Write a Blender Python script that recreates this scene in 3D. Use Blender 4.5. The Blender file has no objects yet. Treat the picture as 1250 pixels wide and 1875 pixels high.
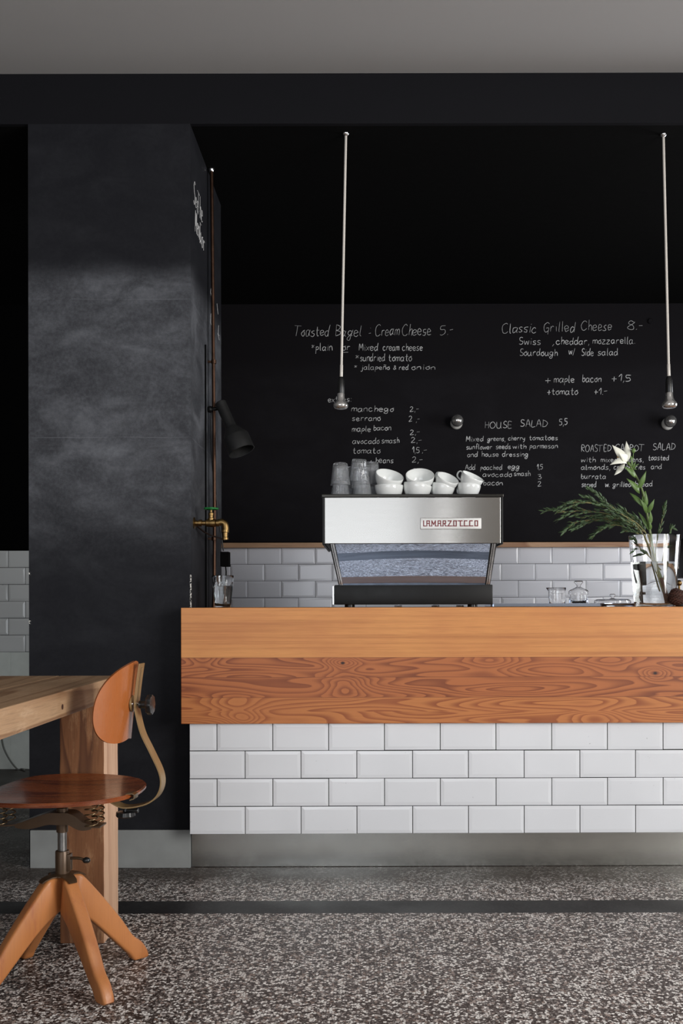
import bpy, bmesh, math, random
from mathutils import Vector, Matrix, Euler
from mathutils import noise as mnoise
sc = bpy.context.scene
COL = sc.collection
PI = math.pi
FPX, CX, CY, H = 1790.0, 680.0, 1108.0, 0.965
def P(x, y, Y):
    """point of the place seen at frame position x, y, standing Y metres from the camera"""
    return Vector(((x-CX)/FPX*Y, Y, H+(CY-y)/FPX*Y))

# ------------------------------------------------------------------ scene objects
def obj(name, bm, mat, parent=None, smooth=False, angle=None):
    me = bpy.data.meshes.new(name)
    bmesh.ops.recalc_face_normals(bm, faces=bm.faces[:])
    bm.to_mesh(me); bm.free()
    for m in (mat if isinstance(mat, (list, tuple)) else [mat]): me.materials.append(m)
    if smooth:
        for p in me.polygons: p.use_smooth = True
        if angle: me.set_sharp_from_angle(angle=math.radians(angle))
    o = bpy.data.objects.new(name, me); COL.objects.link(o)
    if parent: o.parent = parent; o.matrix_parent_inverse = Matrix.Identity(4)
    return o
def thing(name, label, cat, loc=(0, 0, 0), rot=(0, 0, 0), group=None):
    o = bpy.data.objects.new(name, None); COL.objects.link(o)
    o.empty_display_size = .05
    o.location = loc; o.rotation_euler = rot
    return tag(o, label, cat, group)
def tag(o, label, cat, group=None):
    o['label'] = label; o['category'] = cat
    if group: o['group'] = group
    return o
def struct(o, label=None):
    o['kind'] = 'structure'
    if label: o['label'] = label
    return o

# ------------------------------------------------------------------ shapes
def BM(): return bmesh.new()
def box(bm, x0, x1, y0, y1, z0, z1, bev=0, mi=0):
    vs = [bm.verts.new((x, y, z)) for x in (x0, x1) for y in (y0, y1) for z in (z0, z1)]
    fs = [bm.faces.new([vs[i] for i in q]) for q in ((0,1,3,2),(4,6,7,5),(0,4,5,1),(2,3,7,6),(0,2,6,4),(1,5,7,3))]
    for f in fs: f.material_index = mi
    if bev:
        es = {e for f in fs for e in f.edges}
        bmesh.ops.bevel(bm, geom=list(es), offset=bev, segments=2, affect='EDGES', profile=.6)
    return fs
def lathe(bm, prof, seg=32, center=(0, 0, 0), mod=None, closed=False, mat=None, mi=0):
    """spin a list of (r, z) about z; closed joins the last point to the first"""
    M = mat or Matrix.Translation(center)
    rings = []
    for r, z in prof:
        if r < 1e-6: rings.append([bm.verts.new(M @ Vector((0, 0, z)))])
        else:
            rings.append([bm.verts.new(M @ Vector((
                (r*(mod(2*PI*k/seg, r, z) if mod else 1))*math.cos(2*PI*k/seg),
                (r*(mod(2*PI*k/seg, r, z) if mod else 1))*math.sin(2*PI*k/seg), z))) for k in range(seg)])
    prs = list(zip(rings, rings[1:]))
    if closed: prs.append((rings[-1], rings[0]))
    for a, b in prs:
        for k in range(seg):
            j = (k+1) % seg
            q = []
            for v in (a[k % len(a)], a[j % len(a)], b[j % len(b)], b[k % len(b)]):
                if v not in q: q.append(v)
            if len(q) > 2:
                f = bm.faces.new(q); f.material_index = mi
def caps(bm):
    pass
def smooth_path(pts, n=6):
    pts = [Vector(p) for p in pts]
    if len(pts) < 3: return pts
    out = []
    for i in range(len(pts)-1):
        p0 = pts[i-1] if i else 2*pts[0]-pts[1]
        p1, p2 = pts[i], pts[i+1]
        p3 = pts[i+2] if i+2 < len(pts) else 2*pts[-1]-pts[-2]
        for k in range(n):
            t = k/n
            out.append(.5*((2*p1)+(-p0+p2)*t+(2*p0-5*p1+4*p2-p3)*t*t+(-p0+3*p1-3*p2+p3)*t**3))
    out.append(pts[-1])
    return out
def tube(bm, pts, r, seg=8, cap=True):
    pts = [Vector(p) for p in pts]
    n = len(pts); rr = r if callable(r) else (lambda t: r)
    up = None; rings = []
    for i, p in enumerate(pts):
        d = (pts[min(i+1, n-1)]-pts[max(i-1, 0)]).normalized()
        if up is None:
            up = d.orthogonal().normalized()
        else:
            up = (up - d*up.dot(d))
            up = up.normalized() if up.length > 1e-6 else d.orthogonal().normalized()
        s = d.cross(up)
        q = rr(i/max(1, n-1))
        rings.append([bm.verts.new(p+(up*math.cos(2*PI*k/seg)+s*math.sin(2*PI*k/seg))*q) for k in range(seg)])
    for a, b in zip(rings, rings[1:]):
        for k in range(seg): bm.faces.new((a[k], a[(k+1)%seg], b[(k+1)%seg], b[k]))
    if cap:
        bm.faces.new(rings[0][::-1]); bm.faces.new(rings[-1])
def strip(bm, pts, wdir, w, t, wf=None):
    """flat bar of width w (along wdir) and thickness t swept along pts"""
    pts = [Vector(p) for p in pts]; n = len(pts); wd0 = Vector(wdir).normalized(); rings = []
    for i, p in enumerate(pts):
        d = (pts[min(i+1, n-1)]-pts[max(i-1, 0)]).normalized()
        wd = (wd0-d*wd0.dot(d)).normalized(); nn = d.cross(wd)
        q = w*(wf(i/(n-1)) if wf else 1)
        rings.append([bm.verts.new(p+wd*a*q/2+nn*b*t/2) for a, b in ((-1,-1),(1,-1),(1,1),(-1,1))])
    for a, b in zip(rings, rings[1:]):
        for k in range(4): bm.faces.new((a[k], a[(k+1)%4], b[(k+1)%4], b[k]))
    bm.faces.new(rings[0][::-1]); bm.faces.new(rings[-1])
def ball(bm, c, r, sx=1, sy=1, sz=1, u=20, v=12):
    lathe(bm, [(r*math.sin(PI*k/v), -r*math.cos(PI*k/v)) for k in range(v+1)], u,
          mat=Matrix.Translation(c) @ Matrix.Diagonal((sx, sy, sz, 1)))
def cyl(bm, a, b, r, seg=20, r2=None):
    a = Vector(a); b = Vector(b); r2 = r if r2 is None else r2
    M = Matrix.Translation(a) @ (b-a).to_track_quat('Z', 'Y').to_matrix().to_4x4()
    L = (b-a).length; e = min(.0008, r*.15)
    lathe(bm, [(0, 0), (r-e, 0), (r, e), (r2, L-e), (r2-e, L), (0, L)], seg, mat=M)
def axis_lathe(bm, a, b, prof, seg=28, mod=None, closed=False):
    a = Vector(a); b = Vector(b)
    M = Matrix.Translation(a) @ (b-a).to_track_quat('Z', 'Y').to_matrix().to_4x4()
    lathe(bm, prof, seg, mat=M, mod=mod, closed=closed)

# ------------------------------------------------------------------ materials
class NT:
    def __init__(s, name):
        s.m = bpy.data.materials.new(name); s.m.use_nodes = True
        s.t = s.m.node_tree; s.t.nodes.clear()
        s.out = s.n('ShaderNodeOutputMaterial'); s.b = s.n('ShaderNodeBsdfPrincipled')
        s.t.links.new(s.b.outputs[0], s.out.inputs[0])
    def n(s, typ, **kw):
        nd = s.t.nodes.new(typ)
        for k, v in kw.items(): setattr(nd, k, v)
        return nd
    def put(s, sock, v):
        if hasattr(v, 'is_output') or isinstance(v, bpy.types.NodeSocket): s.t.links.new(v, sock)
        elif isinstance(v, (tuple, list)) and len(v) == 3 and sock.type == 'RGBA': sock.default_value = (*v, 1)
        else: sock.default_value = v
    def math(s, op, a, b=0, c=None, clamp=False):
        nd = s.n('ShaderNodeMath', operation=op, use_clamp=clamp)
        s.put(nd.inputs[0], a); s.put(nd.inputs[1], b)
        if c is not None: s.put(nd.inputs[2], c)
        return nd.outputs[0]
    def co(s): return s.n('ShaderNodeTexCoord').outputs['Object']
    def mapv(s, v, scale=(1,1,1), loc=(0,0,0)):
        nd = s.n('ShaderNodeMapping'); s.put(nd.inputs[0], v); nd.inputs['Scale'].default_value = scale
        nd.inputs['Location'].default_value = loc; return nd.outputs[0]
    def noise(s, v, scale=5, detail=3, rough=.5, dist=0, off=None):
        nd = s.n('ShaderNodeTexNoise'); s.put(nd.inputs['Vector'], v)
        nd.inputs['Scale'].default_value = scale; nd.inputs['Detail'].default_value = detail
        nd.inputs['Roughness'].default_value = rough; nd.inputs['Distortion'].default_value = dist
        return nd.outputs[0]
    def ramp(s, f, stops, interp='LINEAR'):
        nd = s.n('ShaderNodeValToRGB'); s.put(nd.inputs[0], f); r = nd.color_ramp; r.interpolation = interp
        while len(r.elements) < len(stops): r.elements.new(.5)
        for e, (p, c) in zip(r.elements, stops):
            e.position = p; e.color = (*c, 1) if not isinstance(c, (int, float)) else (c, c, c, 1)
        return nd.outputs[0]
    def mr(s, f, a, b, c=0, d=1):
        nd = s.n('ShaderNodeMapRange', interpolation_type='SMOOTHSTEP'); s.put(nd.inputs[0], f)
        for i, v in enumerate((a, b, c, d)): nd.inputs[i+1].default_value = v
        return nd.outputs[0]
    def mix(s, f, a, b, blend='MIX'):
        nd = s.n('ShaderNodeMix', data_type='RGBA', blend_type=blend)
        s.put(nd.inputs[0], f); s.put(nd.inputs[6], a); s.put(nd.inputs[7], b); return nd.outputs[2]
    def set(s, **kw):
        for k, v in kw.items(): s.put(s.b.inputs[k.replace('_', ' ')], v)
        return s
    def bump(s, h, strength=.3, dist=.002):
        nd = s.n('ShaderNodeBump'); nd.inputs['Strength'].default_value = strength
        nd.inputs['Distance'].default_value = dist; s.put(nd.inputs['Height'], h)
        s.put(s.b.inputs['Normal'], nd.outputs[0])
    def xyz(s, v):
        nd = s.n('ShaderNodeSeparateXYZ'); s.put(nd.inputs[0], v); return nd.outputs
    def comb(s, x, y, z):
        nd = s.n('ShaderNodeCombineXYZ'); s.put(nd.inputs[0], x); s.put(nd.inputs[1], y); s.put(nd.inputs[2], z); return nd.outputs[0]
def srgb(r, g, b):
    f = lambda c: (c/255/12.92) if c/255 <= .04045 else ((c/255+.055)/1.055)**2.4
    return (f(r), f(g), f(b))
def plain(name, col, rough=.5, metal=0, spec=.5, vary=.08, scale=30, coat=0, bump=0):
    t = NT(name); n = t.noise(t.co(), scale, 3)
    c2 = tuple(max(0, c*(1-vary*2)) for c in col)
    t.set(Base_Color=t.mix(n, c2, tuple(min(1, c*(1+vary*.6)) for c in col)), Roughness=t.mr(n, 0, 1, max(0, rough-.06), rough+.06), Metallic=metal, Specular_IOR_Level=spec)
    if coat: t.set(Coat_Weight=coat, Coat_Roughness=.1)
    if bump: t.bump(n, bump, .001)
    return t.m

def wood(name, light, dark, axis=0, rings=9, stretch=.12, scale=7, rough=.45, fibre=.25, coat=0, wear=None, off=0.0):
    """rings = contour lines of a smooth field stretched along the grain axis"""
    t = NT(name)
    sca = [1, 1, 1]; sca[axis] = stretch
    v = t.mapv(t.co(), sca, (off, off*1.7, off*.6))
    f = t.noise(v, scale, 1.5, .45, .3)
    ring = t.math('FRACT', t.math('MULTIPLY', f, rings))
    ring = t.ramp(ring, [(0, 0), (.55, .25), (.9, 1), (1, 0)])
    sf = [60, 60, 60]; sf[axis] = 2.2
    fib = t.noise(t.mapv(t.co(), sf), 5, 4, .6)
    col = t.mix(ring, light, dark)
    col = t.mix(t.math('MULTIPLY', t.mr(fib, .45, .75), fibre*2), col, tuple(c*.45 for c in light))
    big = t.noise(t.co(), 3, 2)
    col = t.mix(t.mr(big, .3, .7), col, t.mix(.5, col, tuple(c*.72 for c in light)))
    if wear:
        ws = [1, 1, 1]; ws[axis] = .22
        col = t.mix(t.math('MULTIPLY', t.mr(t.noise(t.mapv(t.co(), ws), 22, 6, .75), .52, .74), .7), col, wear)
    t.set(Base_Color=col, Roughness=t.mr(fib, 0, 1, rough-.08, rough+.12), Specular_IOR_Level=.4)
    if coat: t.set(Coat_Weight=coat, Coat_Roughness=.12)
    t.bump(fib, .12, .001)
    return t.m

def counter_wood():
    t = NT('counter_pine')
    c = t.xyz(t.co()); x, z = c[0], c[2]
    zc = lambda y: H+(CY-y)/511.4
    top = t.math('GREATER_THAN', z, zc(1204))
    m1 = t.math('GREATER_THAN', z, zc(1240)); m2 = t.math('GREATER_THAN', z, zc(1277)); m3 = t.math('GREATER_THAN', z, zc(1303))
    idx = t.math('ADD', t.math('ADD', top, m1), t.math('ADD', m2, m3))
    xo = t.math('ADD', t.math('MULTIPLY', x, .95), t.math('MULTIPLY', idx, 5.37))
    zz = t.math('MULTIPLY', z, t.math('ADD', t.math('MULTIPLY', top, 6.0), 9.5))
    n = t.noise(t.comb(xo, t.math('MULTIPLY', idx, 3.1), zz), 1.35, 1.2, .4, .25)
    # knots: bumps in the ring field
    for kx, ky, s, a in ((627, 1214, .030, .30), (632, 1258, .038, .25), (1200, 1234, .026, .25), (430, 1290, .05, .2), (900, 1208, .05, .22), (1120, 1208, .06, .2), (1090, 1318, .05, .2), (445, 1318, .03, .2), (372, 1206, .03, .2)):
        p = P(kx, ky, 3.5)
        dx = t.math('MULTIPLY', t.math('SUBTRACT', x, p.x), .55); dz = t.math('SUBTRACT', z, p.z)
        d2 = t.math('ADD', t.math('MULTIPLY', dx, dx), t.math('MULTIPLY', dz, dz))
        g = t.math('EXPONENT', t.math('MULTIPLY', d2, -1/(s*s)))
        n = t.math('ADD', n, t.math('MULTIPLY', g, a))
    fr = t.math('FRACT', t.math('MULTIPLY', n, 17))
    ring = t.ramp(fr, [(0, 0), (.42, .10), (.78, .8), (.94, 1), (1, .05)])
    straight = t.noise(t.comb(t.math('MULTIPLY', x, .5), 3.3, t.math('MULTIPLY', z, 38)), 1.5, 4, .6)
    sr = t.mr(straight, .42, .72)
    ringf = t.mix(top, t.math('MULTIPLY', ring, .85), t.math('MULTIPLY', sr, .42))
    light = t.mix(top, srgb(192, 122, 68), srgb(212, 146, 84))
    midm = t.math('SUBTRACT', m2, top)
    light = t.mix(midm, light, srgb(178, 106, 60))
    dk = t.mix(midm, srgb(132, 64, 32), srgb(108, 50, 27))
    col = t.mix(ringf, light, dk)
    fib = t.noise(t.mapv(t.co(), (3, 60, 160)), 3, 4, .65)
    col = t.mix(t.math('MULTIPLY', t.mr(fib, .4, .8), .35), col, srgb(120, 66, 40))
    blot = t.noise(t.mapv(t.co(), (1.3, 1, 3)), 2.4, 3)
    col = t.mix(t.math('MULTIPLY', t.mr(blot, .35, .7), .35), col, srgb(176, 104, 62))
    for zl in (1204, 1240, 1277):
        ln = t.math('COMPARE', z, zc(zl), .0009); col = t.mix(t.math('MULTIPLY', ln, .55), col, srgb(80, 40, 24))
    for kx, ky in ((627, 1214), (1200, 1234)):
        p = P(kx, ky, 3.5)
        dx = t.math('SUBTRACT', x, p.x); dz = t.math('MULTIPLY', t.math('SUBTRACT', z, p.z), 1.5)
        d = t.math('SQRT', t.math('ADD', t.math('MULTIPLY', dx, dx), t.math('MULTIPLY', dz, dz)))
        col = t.mix(t.mr(d, .004, .011, 1, 0), col, srgb(45, 24, 18))
    t.set(Base_Color=col, Roughness=t.mr(fib, 0, 1, .36, .52), Specular_IOR_Level=.4)
    t.bump(fib, .06, .001)
    return t.m

def tile_mat(name, col, grime=None):
    t = NT(name); n = t.noise(t.co(), 2.2, 3); n2 = t.noise(t.co(), 55, 4, .7)
    c = t.mix(t.mr(n, .3, .7), col, tuple(x*.93 for x in col))
    c = t.mix(t.mr(n2, .70, .76), c, tuple(x*.55 for x in col))
    t.set(Base_Color=c, Roughness=t.mr(n, 0, 1, .14, .26), Specular_IOR_Level=.5)
    t.bump(t.noise(t.co(), 16, 2), .10, .002)
    return t.m

def board_mat(name, base, dust, lo, hi, amount, chips=False, rough=.62):
    """black paint with wiped chalk dust between heights lo and hi"""
    t = NT(name); c = t.xyz(t.co())
    n1 = t.noise(t.mapv(t.co(), (1, 1, 1.8)), 3.4, 4, .55, .9); n2 = t.noise(t.mapv(t.co(), (1, 1, 1.6)), 5, 7, .72, .8)
    n3 = t.noise(t.co(), 90, 3, .7)
    band = t.math('MULTIPLY', t.mr(c[2], lo-.16, lo+.3), t.mr(c[2], hi-.10, hi+.03, 1, 0))
    d = t.math('MULTIPLY', t.mr(n1, .3, .72), t.mr(n2, .2, .8))
    d = t.math('MULTIPLY', t.math('ADD', t.math('ADD', t.math('MULTIPLY', d, .62), .17), t.math('MULTIPLY', t.mr(n3, .3, .8), .18)), t.math('ADD', t.math('MULTIPLY', band, .9), .10))
    col = t.mix(t.math('MULTIPLY', d, amount, clamp=True), base, dust)
    if chips:
        # flaked paint along the arrises, above the counter and beside the table
        e = t.mr(t.math('ABSOLUTE', t.math('SUBTRACT', c[0], -.665)), .002, .0055, 1, 0)
        zb = t.math('MULTIPLY', t.math('GREATER_THAN', c[2], .955), t.math('LESS_THAN', c[2], 1.078))
        nn = t.noise(t.co(), 160, 2)
        m = t.math('MULTIPLY', t.math('MULTIPLY', t.math('MULTIPLY', e, t.math('LESS_THAN', c[1], 3.612)), zb), t.math('GREATER_THAN', nn, .49))
        for y in (1049, 1138):
            zc = P(56, y, 3.606).z
            e2 = t.mr(t.math('ABSOLUTE', t.math('SUBTRACT', c[0], -1.263)), .002, .008, 1, 0)
            m = t.math('MAXIMUM', m, t.math('MULTIPLY', t.math('MULTIPLY', e2, t.math('COMPARE', c[2], zc, .006)), t.math('GREATER_THAN', nn, .5)))
        col = t.mix(m, col, srgb(225, 222, 215))
        for y in (800, 547):
            zc = P(200, y, 3.606).z
            wob = t.math('ADD', c[2], t.math('MULTIPLY', t.noise(t.co(), 5, 2), .012))
            ln = t.math('COMPARE', wob, zc+.006, .0016)
            col = t.mix(t.math('MULTIPLY', t.math('MULTIPLY', ln, t.mr(n2, .35, .6)), .35), col, dust)
    t.set(Base_Color=col, Roughness=rough, Specular_IOR_Level=.12)
    t.bump(n3, .15, .0006)
    return t.m

def terrazzo():
    t = NT('terrazzo'); co = t.co()
    def chips(scale, lo, seed, wob=.6):
        v = t.mapv(co, (1, 1, 1), (seed, seed*.7, 0))
        wv = t.n('ShaderNodeVectorMath', operation='ADD'); nz = t.n('ShaderNodeTexNoise'); t.put(nz.inputs['Vector'], v); nz.inputs['Scale'].default_value = scale*.8
        sc2 = t.n('ShaderNodeVectorMath', operation='SCALE'); t.put(sc2.inputs[0], nz.outputs[1]); sc2.inputs['Scale'].default_value = wob/scale
        t.put(wv.inputs[0], v); t.put(wv.inputs[1], sc2.outputs[0])
        vo = t.n('ShaderNodeTexVoronoi', feature='F1'); t.put(vo.inputs['Vector'], wv.outputs[0]); vo.inputs['Scale'].default_value = scale
        ve = t.n('ShaderNodeTexVoronoi', feature='DISTANCE_TO_EDGE'); t.put(ve.inputs['Vector'], wv.outputs[0]); ve.inputs['Scale'].default_value = scale
        rgb = t.n('ShaderNodeSeparateColor'); t.put(rgb.inputs[0], vo.outputs['Color'])
        m = t.math('MULTIPLY', t.math('GREATER_THAN', rgb.outputs[0], lo), t.mr(ve.outputs[0], .05, .12))
        return m, rgb.outputs[1]
    m1, c1 = chips(138, .50, 0, .95)
    m2, c2 = chips(250, .58, 3.3, .9)
    base = t.mix(t.noise(co, 2, 3), srgb(42, 35, 33), srgb(57, 48, 45))
    col = t.mix(t.math('MULTIPLY', m2, .55), base, t.mix(c2, srgb(120, 108, 104), srgb(205, 200, 196)))
    col = t.mix(m1, col, t.ramp(c1, [(0, srgb(120, 100, 90)), (.18, srgb(165, 150, 142)), (.45, srgb(222, 218, 214)), (1, srgb(252, 250, 246))]))
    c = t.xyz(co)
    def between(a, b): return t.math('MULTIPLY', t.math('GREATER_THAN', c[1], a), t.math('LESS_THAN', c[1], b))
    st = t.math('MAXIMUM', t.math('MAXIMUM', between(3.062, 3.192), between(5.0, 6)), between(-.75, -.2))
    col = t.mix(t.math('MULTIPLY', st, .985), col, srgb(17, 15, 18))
    # shade along the foot of the counter, painted into the floor colour
    foot_shade = t.math('MULTIPLY', t.mr(c[1], 3.32, 3.5), t.mr(t.noise(co, 7, 3), .25, .6, .55, 1))
    col = t.mix(t.math('MULTIPLY', foot_shade, .9), col, srgb(48, 36, 28))
    t.set(Base_Color=col, Roughness=t.mr(t.noise(co, 4, 3), .2, .8, .34, .5), Specular_IOR_Level=.22)
    return t.m

def glass(name, col=(1, 1, 1), ior=1.45, rough=0):
    t = NT(name); t.set(Base_Color=col, Roughness=rough, IOR=ior, Transmission_Weight=1.0); return t.m
def steel(name, col, rough, horiz=True, amt=.06, aniso=0):
    t = NT(name); n = t.noise(t.mapv(t.co(), (2, 2, 420) if horiz else (420, 420, 2)), 2, 4, .6)
    t.set(Base_Color=t.mix(n, tuple(c*.9 for c in col), col), Metallic=1, Roughness=t.mr(n, .2, .8, rough-amt/2, rough+amt/2))
    if rough > .1: t.bump(n, .03, .0003)
    if aniso:
        tg = t.n('ShaderNodeTangent', direction_type='RADIAL', axis='Z'); t.t.links.new(tg.outputs[0], t.b.inputs['Tangent'])
        t.set(Anisotropic=aniso, Anisotropic_Rotation=0.25)
    return t.m

M = {}
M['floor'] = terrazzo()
M['ceil'] = plain('pale_plaster', srgb(162, 160, 159), .9, vary=.02, scale=2)
M['wallpaint'] = plain('pale_wall_paint', srgb(118, 114, 110), .9, vary=.03, scale=2)
M['black'] = plain('black_wall_paint', (.0012, .0012, .0013), .95, spec=.08)
M['soffit'] = plain('black_soffit_paint', (.0012, .0012, .0012), .95, spec=.1)
M['beam'] = board_mat('black_beam_paint', (.0068, .0068, .0086), (.05, .05, .06), 1, 2, .2, rough=.8)
M['board'] = board_mat('chalkboard_paint', (.0068, .0058, .0073), (.06, .06, .07), 1.3, 2.4, .14, rough=.75)
M['pillar'] = board_mat('chalk_dusted_black_paint', (.0072, .0074, .0098), (.165, .172, .19), 1.20, 2.22, 1.0, chips=True)
M['chalk'] = plain('white_chalk', srgb(228, 228, 228), .95, vary=.15, scale=300)
M['tile'] = tile_mat('white_tile_glaze', srgb(226, 228, 232))
M['tile_back'] = tile_mat('white_wall_tile_glaze', srgb(224, 225, 232))
M['tile_left'] = tile_mat('grey_white_wall_tile_glaze', srgb(226, 228, 226))
M['grout'] = plain('black_grout', (.008, .008, .008), .9)
M['grout2'] = plain('dark_grey_grout', srgb(62, 62, 64), .9)
M['counter'] = counter_wood()
M['steelplinth'] = steel('brushed_plinth_steel', srgb(206, 206, 200), .22)
M['steel'] = steel('brushed_machine_steel', srgb(172, 170, 166), .22, horiz=True, amt=.04, aniso=.92)
M['mirror'] = steel('polished_steel', srgb(192, 205, 228), .012, amt=.01)
M['chrome'] = plain('chrome', (.75, .75, .76), .12, 1, vary=.02)
M['blackmetal'] = plain('black_enamel', (.006, .006, .006), .4, spec=.22)
M['lampblack'] = plain('matt_black_lamp_paint', (.013, .013, .013), .42, spec=.5)
M['blackplastic'] = plain('black_plastic', (.01, .01, .01), .3)
M['badge'] = plain('badge_silver', srgb(225, 225, 222), .35, .2)
M['red'] = plain('badge_red', srgb(118, 8, 20), .4)
M['porcelain'] = plain('white_porcelain', srgb(238, 240, 238), .12, vary=.01, coat=.4)
M['glass'] = glass('clear_glass')
M['glass_t'] = glass('tumbler_glass', (.95, .97, .985), 1.45)
M['glass_s'] = glass('lightened_tumbler_glass', (.93, .95, .97), 1.38); M['glass_s'].node_tree.nodes['Principled BSDF'].inputs['Transmission Weight'].default_value = .90  # diffuse share lightens the stacks in place of layered window reflections
M['water'] = glass('water', (.95, .98, .98), 1.33)
M['brass'] = plain('aged_brass', srgb(138, 112, 72), .36, 1, vary=.25, scale=60)
M['copper'] = plain('tarnished_copper', srgb(88, 66, 54), .45, 1, vary=.25, scale=25)
M['green'] = plain('green_enamel', srgb(26, 110, 52), .35)
M['leaf'] = plain('lily_leaf_green', srgb(104, 134, 72), .42, vary=.25, scale=40)
M['leafdark'] = plain('branch_leaf_green', srgb(82, 108, 70), .55, vary=.45, scale=30)
M['stem'] = plain('green_stem', srgb(104, 122, 66), .5, vary=.2)
M['stembrown'] = plain('brown_twig', srgb(150, 142, 92), .6, vary=.3)
M['petal'] = plain('white_petal', srgb(240, 240, 226), .5, vary=.03)
M['pollen'] = plain('pollen_ochre', srgb(150, 110, 40), .8)
M['seed'] = plain('dried_brown_scale', srgb(74, 38, 24), .75, vary=.5, scale=90)
M['rod'] = plain('cream_enamel_rod', srgb(214, 208, 200), .3, vary=.04)
M['bulb'] = plain('mirrored_bulb', srgb(215, 213, 210), .16, .85, vary=.05)
M['wbulb'] = plain('opal_white', srgb(220, 218, 212), .3)
M['ledge'] = wood('pale_ledge_wood', srgb(196, 156, 122), srgb(158, 112, 82), 0, rings=5)
M['table'] = wood('worn_table_wood', srgb(168, 136, 104), srgb(122, 88, 60), 1, rings=9, stretch=.07, scale=7, rough=.5, wear=srgb(188, 160, 130))
M['post'] = wood('rough_post_timber', srgb(136, 90, 58), srgb(78, 44, 28), 2, rings=22, stretch=.05, scale=8, rough=.7, fibre=.4, wear=srgb(176, 136, 100))
M['post_lit'] = wood('lit_post_timber', srgb(214, 176, 146), srgb(176, 132, 104), 2, rings=6, stretch=.05, scale=8, rough=.6, fibre=.25, off=2.0)  # paler side faces: light from the right put into the timber colour
M['ply'] = wood('orange_plywood', srgb(170, 98, 50), srgb(140, 74, 36), 2, rings=4, stretch=.15, scale=6, rough=.28, fibre=.15, coat=.25)
M['plyseat'] = wood('red_brown_plywood', srgb(142, 74, 36), srgb(98, 44, 22), 0, rings=6, stretch=.18, scale=6, rough=.25, fibre=.2, coat=.35, wear=srgb(150, 92, 56))
M['beech'] = wood('worn_beech', srgb(184, 120, 70), srgb(156, 94, 50), 2, rings=3, stretch=.3, scale=5, rough=.38, fibre=.12, wear=srgb(150, 84, 56))
M['olive'] = plain('beige_lacquered_steel', srgb(150, 122, 82), .34, .35, vary=.15, scale=22)
M['darkolive'] = plain('brown_lacquered_steel', srgb(84, 64, 46), .36, .4, vary=.2, scale=22)
M['spring'] = plain('spring_steel', srgb(150, 130, 100), .3, 1)
M['greywall'] = plain('grey_green_wall_paint', srgb(236, 242, 234), .45, vary=.12, scale=12)
M['cable'] = plain('grey_cable', srgb(110, 112, 106), .5)
M['black_cable'] = plain('black_cable', (.01, .01, .01), .5)
M['coffee'] = plain('coffee_beans', (.02, .012, .008), .5)
M['frame'] = plain('dark_window_frame', srgb(60, 58, 56), .5)

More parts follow.
